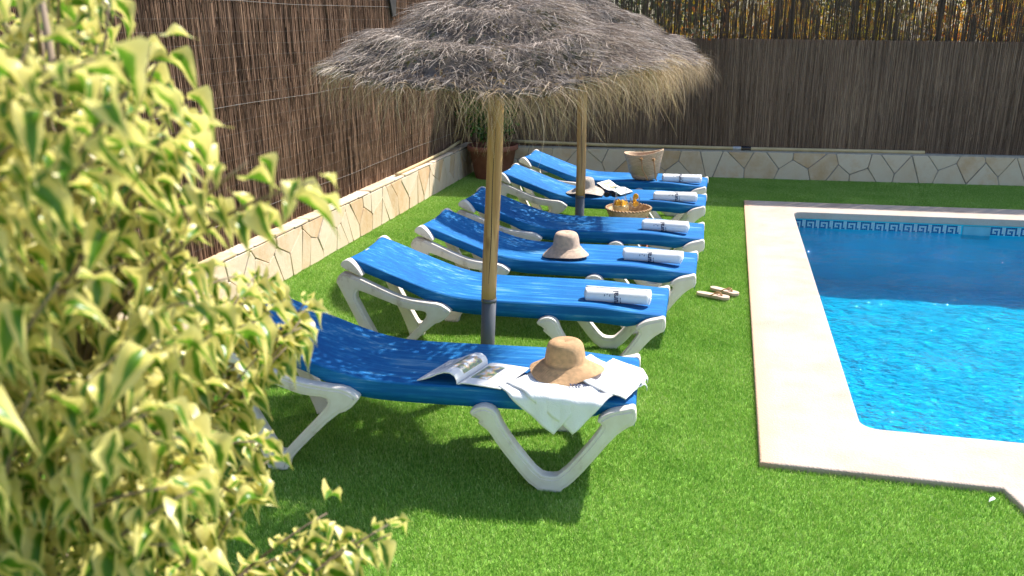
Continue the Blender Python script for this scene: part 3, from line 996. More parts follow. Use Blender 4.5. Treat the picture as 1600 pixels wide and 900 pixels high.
tree('orange and yellow leaved tree behind the see-through reeds beside the thatched parasols', -.1, 13.1, 3.6, 1.3, 'leaf_autumn', 7500, .55, .075, 'trees behind the reed fence')
tree('yellow-green tree behind the see-through reeds beyond the middle of the pool', 1.7, 13.6, 3.4, 1.2, 'leaf_autumn', 7000, .40, .075, 'trees behind the reed fence')
tree('tree with red-orange leaf sprays behind the reeds at the far end of the pool', 3.6, 13.2, 3.3, 1.25, 'leaf_autumn', 7000, .6, .075, 'trees behind the reed fence')
tree('dark green tree behind the reed fence beyond the corner plant pot', -2.6, 13.4, 3.6, 1.2, 'leaf_dark', 4200, .4, .08, 'trees behind the reed fence')


for k, x in enumerate((-1.5, 2.4, 5.4)):
    tree(('tall dark green tree far behind the thatched parasols', 'tall dark green tree far behind the middle of the pool', 'tall dark green tree far behind the skimmer end of the pool')[k], x, 15.6 + .3 * (k % 2), 4.2, 1.7, 'leaf_dark', 5200, .45, .10, 'far trees behind the reed fence')


# ------------------------------------------------------------------ hose on the walls, pot with plant, small things by the fence
def hose(label, pts, r):
    P = []
    for i in range(len(pts) - 1):
        for k in range(6):
            P.append(Vector(pts[i]).lerp(Vector(pts[i + 1]), k / 6))
    P.append(Vector(pts[-1]))
    root = empty('garden_hose', P[0])
    tag(root, label, 'hose')
    link('hose_pipe', mesh('hose', *tube_vf([p - P[0] for p in P], r, 8)), 'hose', root, smooth=True)
    return root, P[0]


h1, o1 = hose('long beige hose lying along the top of the shaded back wall with a metal coupling', [(-2.95, YB + .045, .435), (-1.6, YB + .035, .408), (.12, YB + .03, .397), (1.2, YB + .035, .394), (2.45, YB + .04, .391)], .023)
link('coupling', mesh('coupling', *tube_vf([Vector((.10, YB + .03, .398)) - o1, Vector((.20, YB + .03, .398)) - o1], .026, 12)), 'steel', h1)
link('coupling_collar', mesh('collar', *tube_vf([Vector((.21, YB + .03, .398)) - o1, Vector((.33, YB + .03, .398)) - o1], .031, 12)), 'glassink', h1)
h2, o2 = hose('short beige hose end lying on the top of the cream side wall', [(XL - .045, 8.6, .436), (XL - .05, 9.4, .436), (XL - .05, 10.3, .45), (XL - .06, 11.0, .49)], .018)


def plant_pot():
    x, y = -3.08, 10.98
    root = empty('plant_pot', (x, y, 0))
    tag(root, 'large terracotta plant pot standing in the corner of the stone walls', 'pot')
    prof = [(.0, .0), (.235, .0), (.24, .012), (.255, .05), (.315, .385), (.345, .39), (.35, .40), (.35, .45), (.343, .458), (.325, .455), (.315, .40), (.305, .37)]
    link('pot_body', mesh('pot', *lathe_vf(prof, 40)), 'terracotta', root, smooth=True)
    link('soil', mesh('soil', *lathe_vf([(.31, .385), (.2, .395), (.0, .40)], 32)), 'soil', root)
    s = empty('potted_shrub', (x, y, .39))
    tag(s, 'dark green leafy shrub growing in the terracotta corner pot', 'plant')
    parts, tips = [], []
    for i in range(16):
        a = random.uniform(0, 6.28); rr = random.uniform(.05, .42); hh = random.uniform(.35, 1.25)
        e = (math.cos(a) * rr, math.sin(a) * rr * .8, hh)
        parts.append(tube_vf([(e[0] * .1, e[1] * .1, 0), (e[0] * .5, e[1] * .5, hh * .6), e], [.012, .008, .004], 5))
        for f in (.45, .7, 1.0):
            tips.append((e[0] * f, e[1] * f, hh * f))
    link('stem', mesh('stem', *join(parts)), 'bark', s)
    tips = np.array(tips); nl = 2600
    c = tips[RNG.integers(0, len(tips), nl)] + RNG.normal(0, .07, (nl, 3)); c[:, 2] = np.clip(c[:, 2], .06, 1.4)
    V, F, R_ = leaf_cloud(c, RNG.normal(0, 1, (nl, 3)) + np.array([0, 0, -.3]), RNG.uniform(.05, .09, nl), RNG.uniform(.025, .04, nl), RNG.random(nl))
    stuff(link('foliage', fast_mesh('foliage', V, F, R_), 'leaf_dark', s))


plant_pot()

# dark tapered board hanging against the heather fence
V, F = box_vf(0, .018, -.17, .17, -.02, .5)
V = [(v[0], v[1] * (.30 if v[2] < 0 else 1.0) + (.05 if v[2] < 0 else 0), v[2]) for v in V]
me = mesh('hanging_board', V, F)
bm = bmesh.new(); bm.from_mesh(me); bmesh.ops.bevel(bm, geom=list(bm.edges), offset=.005, segments=2, affect='EDGES'); bm.to_mesh(me); bm.free()
o = tag(link('hanging_board', me, 'darkwood'), 'dark tapered board hanging high against the brown heather fence', 'board')
o.location = (FXL + .03, 8.86, 2.13)


# ------------------------------------------------------------------ sun loungers
W_ = 0.56
FOOT = [(-.325, .36), (-.311, .383), (-.264, .404), (-.22, .395), (-.195, .367), (-.187, .336), (-.15, .269), (-.081, .17), (-.012, .086), (.035, .076), (.081, .086), (.2, .239), (.262, .335), (.262, .352), (.238, .366), (.27, .396), (.308, .417), (.368, .431), (.393, .441), (.408, .43), (.410, .364), (.371, .343), (.317, .295), (.207, .141), (.128, .043), (.09, .016), (.088, .0), (-.018, .0), (-.026, .014), (-.071, .044), (-.198, .214), (-.237, .281), (-.262, .300), (-.285, .318), (-.277, .335)]
HEAD_O = [(-1.547, .548), (-1.525, .592), (-1.49, .612), (-1.372, .566), (-1.212, .498), (-1.106, .462), (-.986, .449), (-.903, .444), (-.847, .412), (-.834, .396), (-.884, .338), (-.953, .31), (-1.132, .132), (-1.2, .055), (-1.215, .02), (-1.216, 0), (-1.315, 0), (-1.318, .02), (-1.33, .06), (-1.385, .20), (-1.532, .523)]
HEAD_I = [(-1.425, .47), (-1.412, .50), (-1.394, .50), (-1.242, .446), (-1.125, .404), (-1.074, .398), (-.998, .394), (-.982, .377), (-.999, .34), (-1.193, .136), (-1.238, .085), (-1.268, .13), (-1.424, .44)]
CAP = [(-1.515, .645), (-1.505, .672), (-1.468, .690), (-1.44, .678), (-1.399, .632), (-1.37, .582), (-1.42, .598), (-1.475, .622)]


def seat_z(s):
    flat = .466 - .028 * smooth01((s + .05) / .43)
    t = (-.86 - s) / .07
    soft = .07 * (t if t > 30 else math.log1p(math.exp(t)))
    return flat + .372 * soft


def make_lounger():
    root = empty('sun_lounger')
    def leg(name, loops, half):
        me = outline_mesh(name, [chaikin(l, 1) for l in loops], half, .006)
        rib = outline_mesh(name, [chaikin(l, 1) for l in loops], half + .0045, .002, 1, inset=.0155)
        bm = bmesh.new(); bm.from_mesh(me); bm.from_mesh(rib); bm.to_mesh(me); bm.free()
        for y in (-.012, W_ + .012):
            o = link(name, me, 'plastic', root, smooth=False)
            o.location = (0, y, 0)
    leg('foot_leg', [FOOT], .026)
    leg('head_leg', [HEAD_O, HEAD_I], .026)
    # fabric sling wrapped round the side rails
    S_ = [.398 - .0 * i for i in range(1)]
    S_ = [.400, .404, .402, .392] + list(np.linspace(.375, -.60, 22)) + list(np.linspace(-.64, -1.45, 18)) + [-1.468, -1.478]
    drop0 = [-.075, -.045, -.016, -.003] + [0] * 40 + [-.006, -.022]
    V, F = [], []
    cs = [(0.0, -1.0), (0.0005, -.5), (.001, -.07), (.007, 0.0), (.08, -.004), (.18, -.010), (.28, -.012)]
    prof = cs + [(W_ - y, z) for y, z in cs[-2::-1]]
    m_ = len(prof)
    for s, dz in zip(S_, drop0):
        z = seat_z(s) + dz
        hem = .092 - .032 * smooth01((-.84 - s) / .30)
        if s > .2:
            hem = .092 - .05 * smooth01((s - .2) / .1)
        for y, q in prof:
            edge = abs(y - W_ / 2) > W_ / 2 - .03
            V.append((s, y + .014 * (1 if y < W_ / 2 else -1) * 1.0, z + (q * hem if edge else q)))
    for i in range(len(S_) - 1):
        for k in range(m_ - 1):
            F.append((i * m_ + k, i * m_ + k + 1, (i + 1) * m_ + k + 1, (i + 1) * m_ + k))
    me = mesh('sling', V, F)
    sl = link('sling', me, 'sling', root, smooth=True)
    me.set_sharp_from_angle(angle=math.radians(32))
    so = sl.modifiers.new('thickness', 'SOLIDIFY'); so.thickness = .003; so.offset = -1
    # backrest frame: end caps, head bar; side rails under the sling
    cap = outline_mesh('cap', [chaikin(CAP, 2)], .03, .008)
    for y in (-.004, W_ + .004):
        o = link('backrest_cap', cap, 'plastic', root); o.location = (0, y, 0)
    link('head_bar', mesh('bar', *tube_vf([(-1.462, .01, .655), (-1.462, W_ - .01, .655)], .02, 10)), 'plastic', root, smooth=True)
    link('foot_bar', mesh('bar', *tube_vf([(.372, .01, .40), (.372, W_ - .01, .40)], .02, 10)), 'plastic', root, smooth=True)
    for y in (.035, W_ - .035):
        pts = [(s, y, seat_z(s) - .045) for s in np.linspace(.37, -1.40, 22)]
        link('side_rail', mesh('rail', *tube_vf(pts, .017, 8)), 'plastic', root, smooth=True)
    return root


POSES = [(-.709, 3.247, .072), (-.672, 4.435, .028), (-.541, 5.314, .014), (-.516, 6.244, .030), (-.547, 7.477, .005), (-.567, 8.421, -.010)]
LAB = ['blue sling sun lounger with an open magazine, tan hat and loose towel on it',
       'fully sunlit blue sling sun lounger with only a rolled towel, beside the nearer parasol pole',
       'blue sling sun lounger with a pale pink straw hat in the middle of its seat',
       'blue sling sun lounger in front of the small rattan table, shaded head end',
       'blue sling sun lounger with a cream hat, tented magazine and sunglasses on it',
       'blue sling sun lounger with a straw basket bag on it beside the back wall']
proto = make_lounger()
LNG = []
for i, (x, y, a) in enumerate(POSES):
    o = proto if i == 0 else copy_tree(proto)
    o.location = (x, y, 0); o.rotation_euler = (0, 0, a)
    tag(o, LAB[i], 'sun lounger', 'row of blue sun loungers on the lawn')
    LNG.append(o)


def on(i, s, y, z=0.0):
    """point on lounger i, z above its seat"""
    x0, y0, a = POSES[i]
    return Vector((x0 + s * math.cos(a) - y * math.sin(a), y0 + s * math.sin(a) + y * math.cos(a), seat_z(s) + z))


# ------------------------------------------------------------------ rolled towels
def towel_roll(i, label, s0, s1, yc, rad, turn):
    root = empty('rolled_towel', on(i, (s0 + s1) / 2, yc, -.010), POSES[i][2] + turn)
    tag(root, label, 'towel', 'rolled white towels on the lounger feet')
    L_ = s1 - s0
    turns, n = 3.6, 90
    m_ = 26
    V, F = [], []
    sd_ = random.uniform(0, 50)
    for j in range(m_ + 1):
        x = -L_ / 2 + L_ * j / m_
        for k in range(n + 1):
            f = k / n
            a = f * turns * 2 * math.pi + 3.6
            r = .006 + (rad - .006) * f
            r *= 1 + .035 * fbm((x * 3 + sd_, math.cos(a), math.sin(a)), 1.6) * f
            zz = math.sin(a) * r * .94 + rad * .96
            V.append((x + (.008 * f * math.sin(a * 1.0 + sd_) + .012 * (1 - f)) * (1 if j == m_ else (-1 if j == 0 else 0)), math.cos(a) * r * 1.06, max(zz, .002)))
    for j in range(m_):
        for k in range(n):
            F.append((j * (n + 1) + k, j * (n + 1) + k + 1, (j + 1) * (n + 1) + k + 1, (j + 1) * (n + 1) + k))
    t = link('terry_roll', mesh('roll', V, F), 'towel', root, smooth=True)
    so = t.modifiers.new('thickness', 'SOLIDIFY'); so.thickness = .006; so.offset = 0
    # print: the name runs round the roll, the small line beside it, the mark over it
    P = []
    ja, jx = random.uniform(-.28, .22), random.uniform(-.02, .02)
    for body, size, x0, a0, adv in (('rural', .046, .030 + jx, -.50 + ja, 1),):
        v, f = text_vf(body, size)
        P.append(([(x0 - p[1] - .02, 'c', (a0 + p[0] / rad)) for p in v], f))
    mk = [((-.070, -.066), (.62, .85)), ((-.040, -.036), (.62, .85)), ((-.055, -.051), (.80, .92)), ((.022, .027), (-.30, .02)), ((.022, .026), (.10, .22)), ((.022, .026), (.30, .55))]
    for (xa, xb), (aa, ab_) in mk:
        P.append(([(xa, 'c', aa), (xb, 'c', aa), (xb, 'c', ab_), (xa, 'c', ab_)], [(0, 1, 2, 3)]))
    rr = rad * 1.045 + .004
    for nm, grp in (('lettering', P[:1]), ('emblem', P[1:4]), ('small_print', P[4:])):
        V, F = join(grp)
        W = []
        for x, _, a in V:
            ang = math.pi + .25 - a - (0 if nm == 'lettering' else ja)
            W.append((x + (0 if nm == 'lettering' else jx), math.cos(ang) * rr * 1.06, math.sin(ang) * rr * .94 + rad * .96))
        link(nm, mesh('print', W, F), 'ink', root)
    return root


RL = ['rolled white towel with navy lettering on the fully sunlit lounger beside the nearer pole',
      'rolled white towel on the foot of the lounger that carries the pale pink hat',
      'rolled white towel on the foot of the lounger in front of the rattan table',
      'rolled white towel on the lounger that carries the cream hat and sunglasses',
      'rolled white towel beside the straw basket bag']
for i, lab, s0, s1, yc, t in ((1, RL[0], -.065, .305, .165, -.04), (2, RL[1], -.085, .305, .20, -.09), (3, RL[2], -.065, .280, .17, -.14), (4, RL[3], -.055, .320, .13, .01), (5, RL[4], -.035, .345, .15, .02)):
    towel_roll(i, lab, s0, s1, yc, .047, t)


# ------------------------------------------------------------------ hats
def hat(label, loc, rz, mat, crown_r, crown_h, brim_r, droop, wave, tilt=(0, 0), seed=1, band=None):
    n = 56
    prof = []
    run = 0
    pts = [(0.0, crown_h), (crown_r * .35, crown_h * 1.0), (crown_r * .62, crown_h * .975), (crown_r * .82, crown_h * .90), (crown_r * .93, crown_h * .76), (crown_r * .98, crown_h * .55), (crown_r * 1.03, crown_h * .32), (crown_r * 1.08, crown_h * .16)]
    for k in range(1, 9):
        f = k / 8
        pts.append((crown_r * 1.08 + (brim_r - crown_r * 1.08) * f, crown_h * .16 - droop * f ** 1.2 + .012 * math.exp(-((f - .05) / .12) ** 2)))
    V, F, R_ = [], [], []
    for i, (r, z) in enumerate(pts):
        if i:
            run += math.hypot(r - pts[i - 1][0], z - pts[i - 1][1])
        for k in range(n):
            a = 2 * math.pi * k / n
            f = max(0, (r - crown_r * 1.05) / (brim_r - crown_r * 1.05))
            zz = z + wave * f * (math.sin(2 * a + seed) + .5 * math.sin(3 * a + seed * 2.1))
            rr = r * (1 + .03 * math.sin(a * 2 + seed)) * (1 + .05 * f * math.sin(3 * a + seed))
            dent = -.012 * math.exp(-((r / crown_r) ** 2) * 6)
            V.append((rr * math.cos(a), rr * math.sin(a) * .94, zz + dent)); R_.append(run)
    for i in range(len(pts) - 1):
        for k in range(n):
            F.append((i * n + k, (i + 1) * n + k, (i + 1) * n + (k + 1) % n, i * n + (k + 1) % n))
    zmin = min(v[2] for v in V)
    V = [(x, y, z - zmin) for x, y, z in V]
    o = link('sun_hat', mesh('sun_hat', V, F, R_, 'run'), mat, smooth=True)
    so = o.modifiers.new('thickness', 'SOLIDIFY'); so.thickness = .003
    sb = o.modifiers.new('smooth', 'SUBSURF'); sb.levels = 1; sb.render_levels = 1
    o.location = loc
    o.rotation_euler = (tilt[0], tilt[1], rz)
    tag(o, label, 'hat')
    return o


hat('tan orange straw sun hat resting on the loose white towel', on(0, .075, .215, .012), .4, 'straw_tan', .088, .135, .168, .040, .012, (.0, .0), 2.2)
hat('pale pink straw cloche hat alone in the middle of a lounger seat', on(2, -.485, .20, .001), .2, 'straw_pink',   .092, .134, .165, .048, .010, (0, 0), 4.0)
hat('cream wide brimmed sun hat half hidden behind the farther parasol pole', on(4, -.70, .20, .001), .9, 'straw_grey', .085, .125, .19, .035, .018, (0, 0), .7)


# ------------------------------------------------------------------ magazines, sunglasses
def page_stack(path, width, thick, name, parent, mat):
    """thick curved leaf stack: path = [(x, z)...] across, extruded along y"""
    n = len(path)
    V, F = [], []
    ln = [0]
    for i in range(1, n):
        ln.append(ln[-1] + math.hypot(path[i][0] - path[i - 1][0], path[i][1] - path[i - 1][1]))
    for y in (0, width):
        for t in (0, thick):
            for x, z in path:
                V.append((x, y, z + t))
    def id_(a, t, i):
        return (a * 2 + t) * n + i
    UV = []
    for i in range(n - 1):
        F.append((id_(0, 1, i), id_(0, 1, i + 1), id_(1, 1, i + 1), id_(1, 1, i))); UV.append([(ln[i], 0), (ln[i + 1], 0), (ln[i + 1], 1), (ln[i], 1)])
        F.append((id_(0, 0, i), id_(1, 0, i), id_(1, 0, i + 1), id_(0, 0, i + 1))); UV.append([(-1, -1)] * 4)
        F.append((id_(0, 0, i), id_(0, 0, i + 1), id_(0, 1, i + 1), id_(0, 1, i))); UV.append([(-1, -1)] * 4)
        F.append((id_(1, 0, i), id_(1, 1, i), id_(1, 1, i + 1), id_(1, 0, i + 1))); UV.append([(-1, -1)] * 4)
    for i in (0, n - 1):
        F.append((id_(0, 0, i), id_(0, 1, i), id_(1, 1, i), id_(1, 0, i))); UV.append([(-1, -1)] * 4)
    me = mesh(name, V, F)
    uv = me.uv_layers.new(name='UVMap')
    q = 0
    for f in UV:
        for c in f:
            uv.data[q].uv = (c[0] / ln[-1] if c[0] >= 0 else -1, c[1]); q += 1
    return link(name, me, mat, parent, smooth=False)


def magazine():
    root = empty('open_magazine', on(0, -.385, .02, .004), POSES[0][2] - .10)
    tag(root, 'open magazine with one half curling up, lying on the lounger with the tan hat', 'magazine')
    w_ = .255
    right = [(.002, .004), (.02, .010), (.05, .011), (.10, .008), (.15, .005), (.20, .002)]
    left = [(-.005, .003), (-.006, .022), (-.016, .042), (-.036, .054), (-.062, .054), (-.095, .042), (-.13, .024), (-.165, .010), (-.195, .002)]
    a = page_stack(right, w_, .004, 'right_pages', root, 'page')
    b = page_stack(left, w_, .0045, 'left_pages', root, 'page')
    # slight shear so the two halves fan as they lie
    for o, k in ((a, .26), (b, .26)):
        for v in o.data.vertices:
            v.co.x += v.co.y * k
    return root


magazine()


def tented_magazine():
    root = empty('magazine', on(4, -.50, .27, .003), POSES[4][2] - .45)
    tag(root, 'magazine with a dark cover tented over beside the cream hat', 'magazine')
    path = [(-.13, .085), (-.10, .074), (-.05, .045), (.0, .030), (.05, .034), (.10, .018), (.14, .002)]
    page_stack(path, .21, .004, 'pages', root, 'page')
    page_stack([(x, z - .006) for x, z in path], .212, .004, 'cover', root, 'paper_dark')
    page_stack([(-.13, .080), (-.125, .05), (-.11, .02), (-.10, .0)], .21, .003, 'back_cover', root, 'paper_dark')


tented_magazine()


def sunglasses():
    root = empty('sunglasses', on(4, -.455, .10, .002), POSES[4][2] + .1)
    tag(root, 'black sunglasses lying on the lounger between cream hat and fruit table', 'sunglasses')
    for x in (-.035, .035):
        P = [(x + .028 * math.cos(a), .022 + .021 * math.sin(a)) for a in np.linspace(0, 2 * math.pi, 20, endpoint=False)]
        me = outline_mesh('lens', [P], .0025, .001)
        link('lens', me, 'glassink', root)
    link('bridge', mesh('bridge', *tube_vf([(-.009, 0, .028), (0, 0, .033), (.009, 0, .028)], .003, 6)), 'glassink', root)
    for x in (-.064, .064):
        link('temple', mesh('temple', *tube_vf([(x, 0, .028), (x * 1.02, .07, .024), (x * .98, .125, .006)], .003, 6)), 'glassink', root)


sunglasses()


# ------------------------------------------------------------------ loose towel on the first lounger
def loose_towel():
    root = empty('loose_towel', on(0, .1, .1, 0), POSES[0][2])
    tag(root, 'loose white towel with navy lettering, one corner hanging over the lounger side', 'towel')

    def fold(s, y, lift):
        """lay the unfolded sheet point (s, y) over the seat, bending over the near side and the foot end"""
        z = seat_z(min(.40, s)) + lift
        ye = .0
        px, py, pz = s, y, z
        if y < ye:
            d = ye - y
            pz = z - max(0, d - .012) - .002
            py = ye - .034 * min(1, d / .03) - .010 * d / .2
        if s > .415:
            d = s - .415
            px = .415 + .03 * min(1, d / .04)
            pz -= max(0, d - .01)
        return px - .1, py - .1, pz - seat_z(.1)

    def sheet(name, corners, lift, seed, amp):
        n, m_ = 44, 40
        A, B, C, D = [Vector((*c, 0)) for c in corners]
        V, F = [], []
        for i in range(n + 1):
            u = i / n
            for j in range(m_ + 1):
                v = j / m_
                p = (A * (1 - u) + B * u) * (1 - v) + (D * (1 - u) + C * u) * v
                s, y = p.x, p.y
                wr = amp * (fbm((s * 1.0 + seed, y * 1.6, 0), 7.0) * .7 + .55 * math.sin((s * .9 + y * 1.3) * 34 + seed + 3 * fbm((s, y, seed), 4)) * smooth01((s - .08) / .25))
                flat = smooth01((y + .01) / .06)
                x_, y_, z_ = fold(s, y, lift + .006 + max(-.004, wr) * flat + abs(wr) * .5)
                if y < -.02:
                    y_ += -.012 * (1 + math.sin(s * 60 + seed)) * min(1, -y / .15) * .5
                V.append((x_, y_, z_))
        for i in range(n):
            for j in range(m_):
                F.append((i * (m_ + 1) + j, (i + 1) * (m_ + 1) + j, (i + 1) * (m_ + 1) + j + 1, i * (m_ + 1) + j + 1))
        o = link(name, mesh(name, V, F), 'towel', root, smooth=True)
        so = o.modifiers.new('thickness', 'SOLIDIFY'); so.thickness = .005; so.offset = 1
        return o
    sheet('lower_layer', [(-.20, .02), (.055, -.185), (.30, .16), (.06, .40)], .000, 1.0, .006)
    sheet('upper_layer', [(-.17, .05), (.14, -.175), (.47, .22), (.17, .46)], .008, 5.0, .014)
    sheet('folded_end', [(.14, .12), (.36, -.01), (.475, .30), (.28, .43)], .020, 9.0, .016)
    # lettering beside the hat brim
    P = []
    for body, size, s0, y0 in (('rural', .046, .115, .050), ('-- -', .030, .135, .038)):
        v, f = text_vf(body, size)
        ca, sa = math.cos(.32), math.sin(.32)
        P.append(([fold(s0 + p[0] * ca - p[1] * sa, y0 + p[0] * sa + p[1] * ca, .030) for p in v], f))
    link('lettering', mesh('print', *P[0]), 'ink', root)
    link('small_print', mesh('print', *P[1]), 'ink', root)
    return root


loose_towel()


# ------------------------------------------------------------------ straw basket bag
def mat_weave():
    m, nt, b, out = new_mat('woven_palm')
    L = nt.links.new
    v = coords(nt)
    wv = node(nt, 'ShaderNodeTexWave', Scale=22.0, Distortion=4.0, Detail=3.0, bands_direction='Z'); wv.inputs['Detail Scale'].default_value = 3.0; L(v, wv.inputs['Vector'])
    r = ramp(nt, [(0.1, (0.36, 0.22, 0.125)), (0.45, (0.50, 0.34, 0.21)), (0.9, (0.60, 0.44, 0.29))]); L(wv.outputs['Fac'], r.inputs[0]); L(r.outputs[0], b.inputs['Base Color'])
    b.inputs['Roughness'].default_value = .7
    return m


MT['weave'] = mat_weave()


def basket_bag():
    root = empty('basket_bag', on(5, -.225, .16, .002), -.12)
    tag(root, 'woven straw basket bag with tan leather handles on the farthest lounger', 'bag')
    n = 64
    prof = [(.0, .004), (.09, .0), (.118, .006), (.130, .03)]
    for k in range(1, 41):
        f = k / 40
        prof.append((.130 + .072 * f + .0025 * math.sin(f * 2 * math.pi * 17), .03 + .245 * f))
    prof += [(.198, .279), (.190, .272), (.15, .06), (.0, .05)]
    def wob(r, z, a):
        t = max(0, min(1, z / .275))
        return (0, t * (.022 * math.cos(a) + .016 * math.cos(2 * a)))
    V, F = lathe_vf(prof, n, wob)
    V = [(x * 1.02 - .05 * z, y * .70, z) for x, y, z in V]
    link('woven_body', mesh('bag', V, F), 'weave', root, smooth=True)
    for x0, x1 in ((-.005, .055), (.12, .145)):
        pts = [(x0, -.155, .225), (x0 + .01, -.172, .20), (x0 + .02, -.168, .12), (x1, -.145, .045), (x1 + .01, -.14, .015)]
        h_ = link('handle', mesh('handle', *tube_vf(pts, .007, 6)), 'leather', root, smooth=True)
        link('knot', mesh('knot', *tube_vf([(x0 - .012, -.158, .228), (x0 + .014, -.164, .232)], .013, 8)), 'leather', h_)


basket_bag()


# ------------------------------------------------------------------ rattan table, tray, jug, glass
TX, TY = -.785, 7.13
def side_table():
    root = empty('side_table', (TX, TY, 0))
    tag(root, 'small red cane side table between two loungers under the fruit tray', 'table')
    for k in range(4):
        a = math.pi / 4 + k * math.pi / 2
        link('leg', mesh('leg', *tube_vf([(math.cos(a) * .15, math.sin(a) * .15, .385), (math.cos(a) * .185, math.sin(a) * .185, 0)], .013, 8)), 'redwood', root, smooth=True)
    for z, r in ((.375, .170), (.345, .165), (.13, .172)):
        pts = [(math.cos(t) * r, math.sin(t) * r, z) for t in np.linspace(0, 2 * math.pi, 33)]
        link('ring', mesh('ring', *tube_vf(pts, .011, 6, False)), 'redwood', root, smooth=True)
    link('table_top', mesh('top', *lathe_vf([(0, .384), (.165, .384), (.17, .39), (.165, .397), (0, .397)], 32)), 'redwood', root)
    t = empty('woven_tray', (TX, TY, .399))
    tag(t, 'round woven wicker tray basket on the red cane table', 'tray')
    n = 72
    prof = [(0, .0), (.155, .0), (.168, .006)]
    for k in range(1, 10):
        f = k / 9
        prof.append((.168 + .026 * f, .006 + .062 * f))
    prof += [(.190, .072), (.184, .066), (.162, .012), (0, .010)]
    V, F = lathe_vf(prof, n, lambda r, z, a: ((.0035 * math.sin(a * 36 + z * 300)) if .01 < z < .07 and r > .15 else 0, 0))
    link('tray_body', mesh('tray', V, F, [random.random() for _ in V]), 'rattan', t, smooth=True)
    pts = [(math.cos(a) * (.193 + .004 * math.sin(a * 40)), math.sin(a) * (.193 + .004 * math.sin(a * 40)), .072 + .004 * math.cos(a * 40)) for a in np.linspace(0, 2 * math.pi, 241)]
    link('braided_rim', mesh('rim', *tube_vf(pts, .008, 6, False)), 'rattan', t, smooth=True)

    j = empty('glass_jug', (TX - .065, TY - .02, .411))
    tag(j, 'glass jug of pale drink topped with orange slices on the wicker tray', 'jug')
    body = [(0, .002), (.062, .002), (.076, .012), (.079, .05), (.072, .10), (.055, .135), (.047, .155), (.046, .20), (.052, .235), (.054, .24), (.050, .238), (.043, .20), (.043, .155), (.05, .135), (.067, .10), (.074, .05), (.071, .014), (0, .008)]
    link('glass_body', mesh('jug', *lathe_vf(body, 32)), 'glass', j, smooth=True)
    link('drink', mesh('drink', *lathe_vf([(0, .012), (.068, .016), (.0715, .05), (.066, .088), (0, .088)], 28)), 'juice', j, smooth=True)
    for k in range(6):
        a = k * 1.05
        v, f = lathe_vf([(0, -.004), (.026, -.004), (.028, 0), (.026, .004), (0, .004)], 16)
        o = link('orange_slice', mesh('slice', v, f), 'orange', j)
        o.location = (math.cos(a) * .036, math.sin(a) * .036, .100 + .004 * (k % 3)); o.rotation_euler = (.7 + .3 * k, .3 * k, a)
    pts = [(.05 + .0, 0, .215), (.095, 0, .20), (.105, 0, .15), (.075, 0, .10)]
    link('handle', mesh('handle', *tube_vf(pts, .006, 8)), 'glass', j, smooth=True)
    g = empty('drinking_glass', (TX + .055, TY - .01, .411))
    tag(g, 'stemmed drinking glass with orange pieces beside the jug', 'glass')
    link('glass_body', mesh('glass', *lathe_vf([(0, .002), (.034, .002), (.034, .006), (.006, .010), (.005, .06), (.03, .075), (.042, .11), (.044, .155), (.042, .155), (.040, .11), (.028, .079), (0, .068)], 24)), 'glass', g, smooth=True)
    for k in range(4):
        v, f = lathe_vf([(0, -.004), (.024, -.004), (.026, 0), (.024, .004), (0, .004)], 16)
        o = link('orange_slice', mesh('slice', v, f), 'orange', g)
        o.location = (.008 * math.cos(k * 2), .01 * math.sin(k * 2), .10 + .022 * k); o.rotation_euler = (1.1 + .2 * k, .5 * k, k)


side_table()


# ------------------------------------------------------------------ flip-flops, petal
def flip_flop(label, p_heel, p_toe, group):
    h, t = Vector(p_heel), Vector(p_toe)
    d = t - h
    a = math.atan2(d.y, d.x)
    L_ = d.length
    root = empty('flip_flop', (h.x, h.y, .014), a)
    tag(root, label, 'flip-flop', group)
    P = [(0, .0), (.012, .026), (.05, .033), (.11, .028), (.17, .038), (.215, .042), (.245, .03), (.256, .0), (.245, -.03), (.215, -.04), (.17, -.034), (.11, -.027), (.05, -.032), (.012, -.026)]
    P = chaikin([(x * L_ / .256, y) for x, y in P], 2)
    me = outline_mesh('sole', [P], .011, .003)
    for v in me.vertices:                       # outline built upright: lay it flat
        x, y, z = v.co
        v.co = (x, z, -y + .011)
    s_ = link('sole', me, 'foam', root)
    for sgn in (1, -1):
        pts = [(L_ * .78, 0, .024), (L_ * .70, sgn * .012, .040), (L_ * .58, sgn * .028, .036), (L_ * .46, sgn * .034, .016)]
        link('strap', mesh('strap', *tube_vf(pts, .0045, 6)), 'leather', root, smooth=True)


flip_flop('beige flip-flop on the grass, the one nearer the pool coping', (-.046, 6.379), (.165, 6.235), 'pair of flip-flops on the lawn')
flip_flop('beige flip-flop on the grass, the one nearer the loungers', (-.147, 6.225), (.100, 6.125), 'pair of flip-flops on the lawn')
pe = mesh('petal', [(0, 0, .018), (.02, .008, .024), (.035, .03, .02), (.02, .022, .034), (.008, .018, .026)], [(0, 1, 3, 4), (1, 2, 3)])
pe = link('fallen_petal', pe, 'petal'); pe.location = (1.19, 3.53, 0)
so = pe.modifiers.new('thickness', 'SOLIDIFY'); so.thickness = .002
tag(pe, 'tiny white petal lying on the grass beside the coping corner', 'petal')


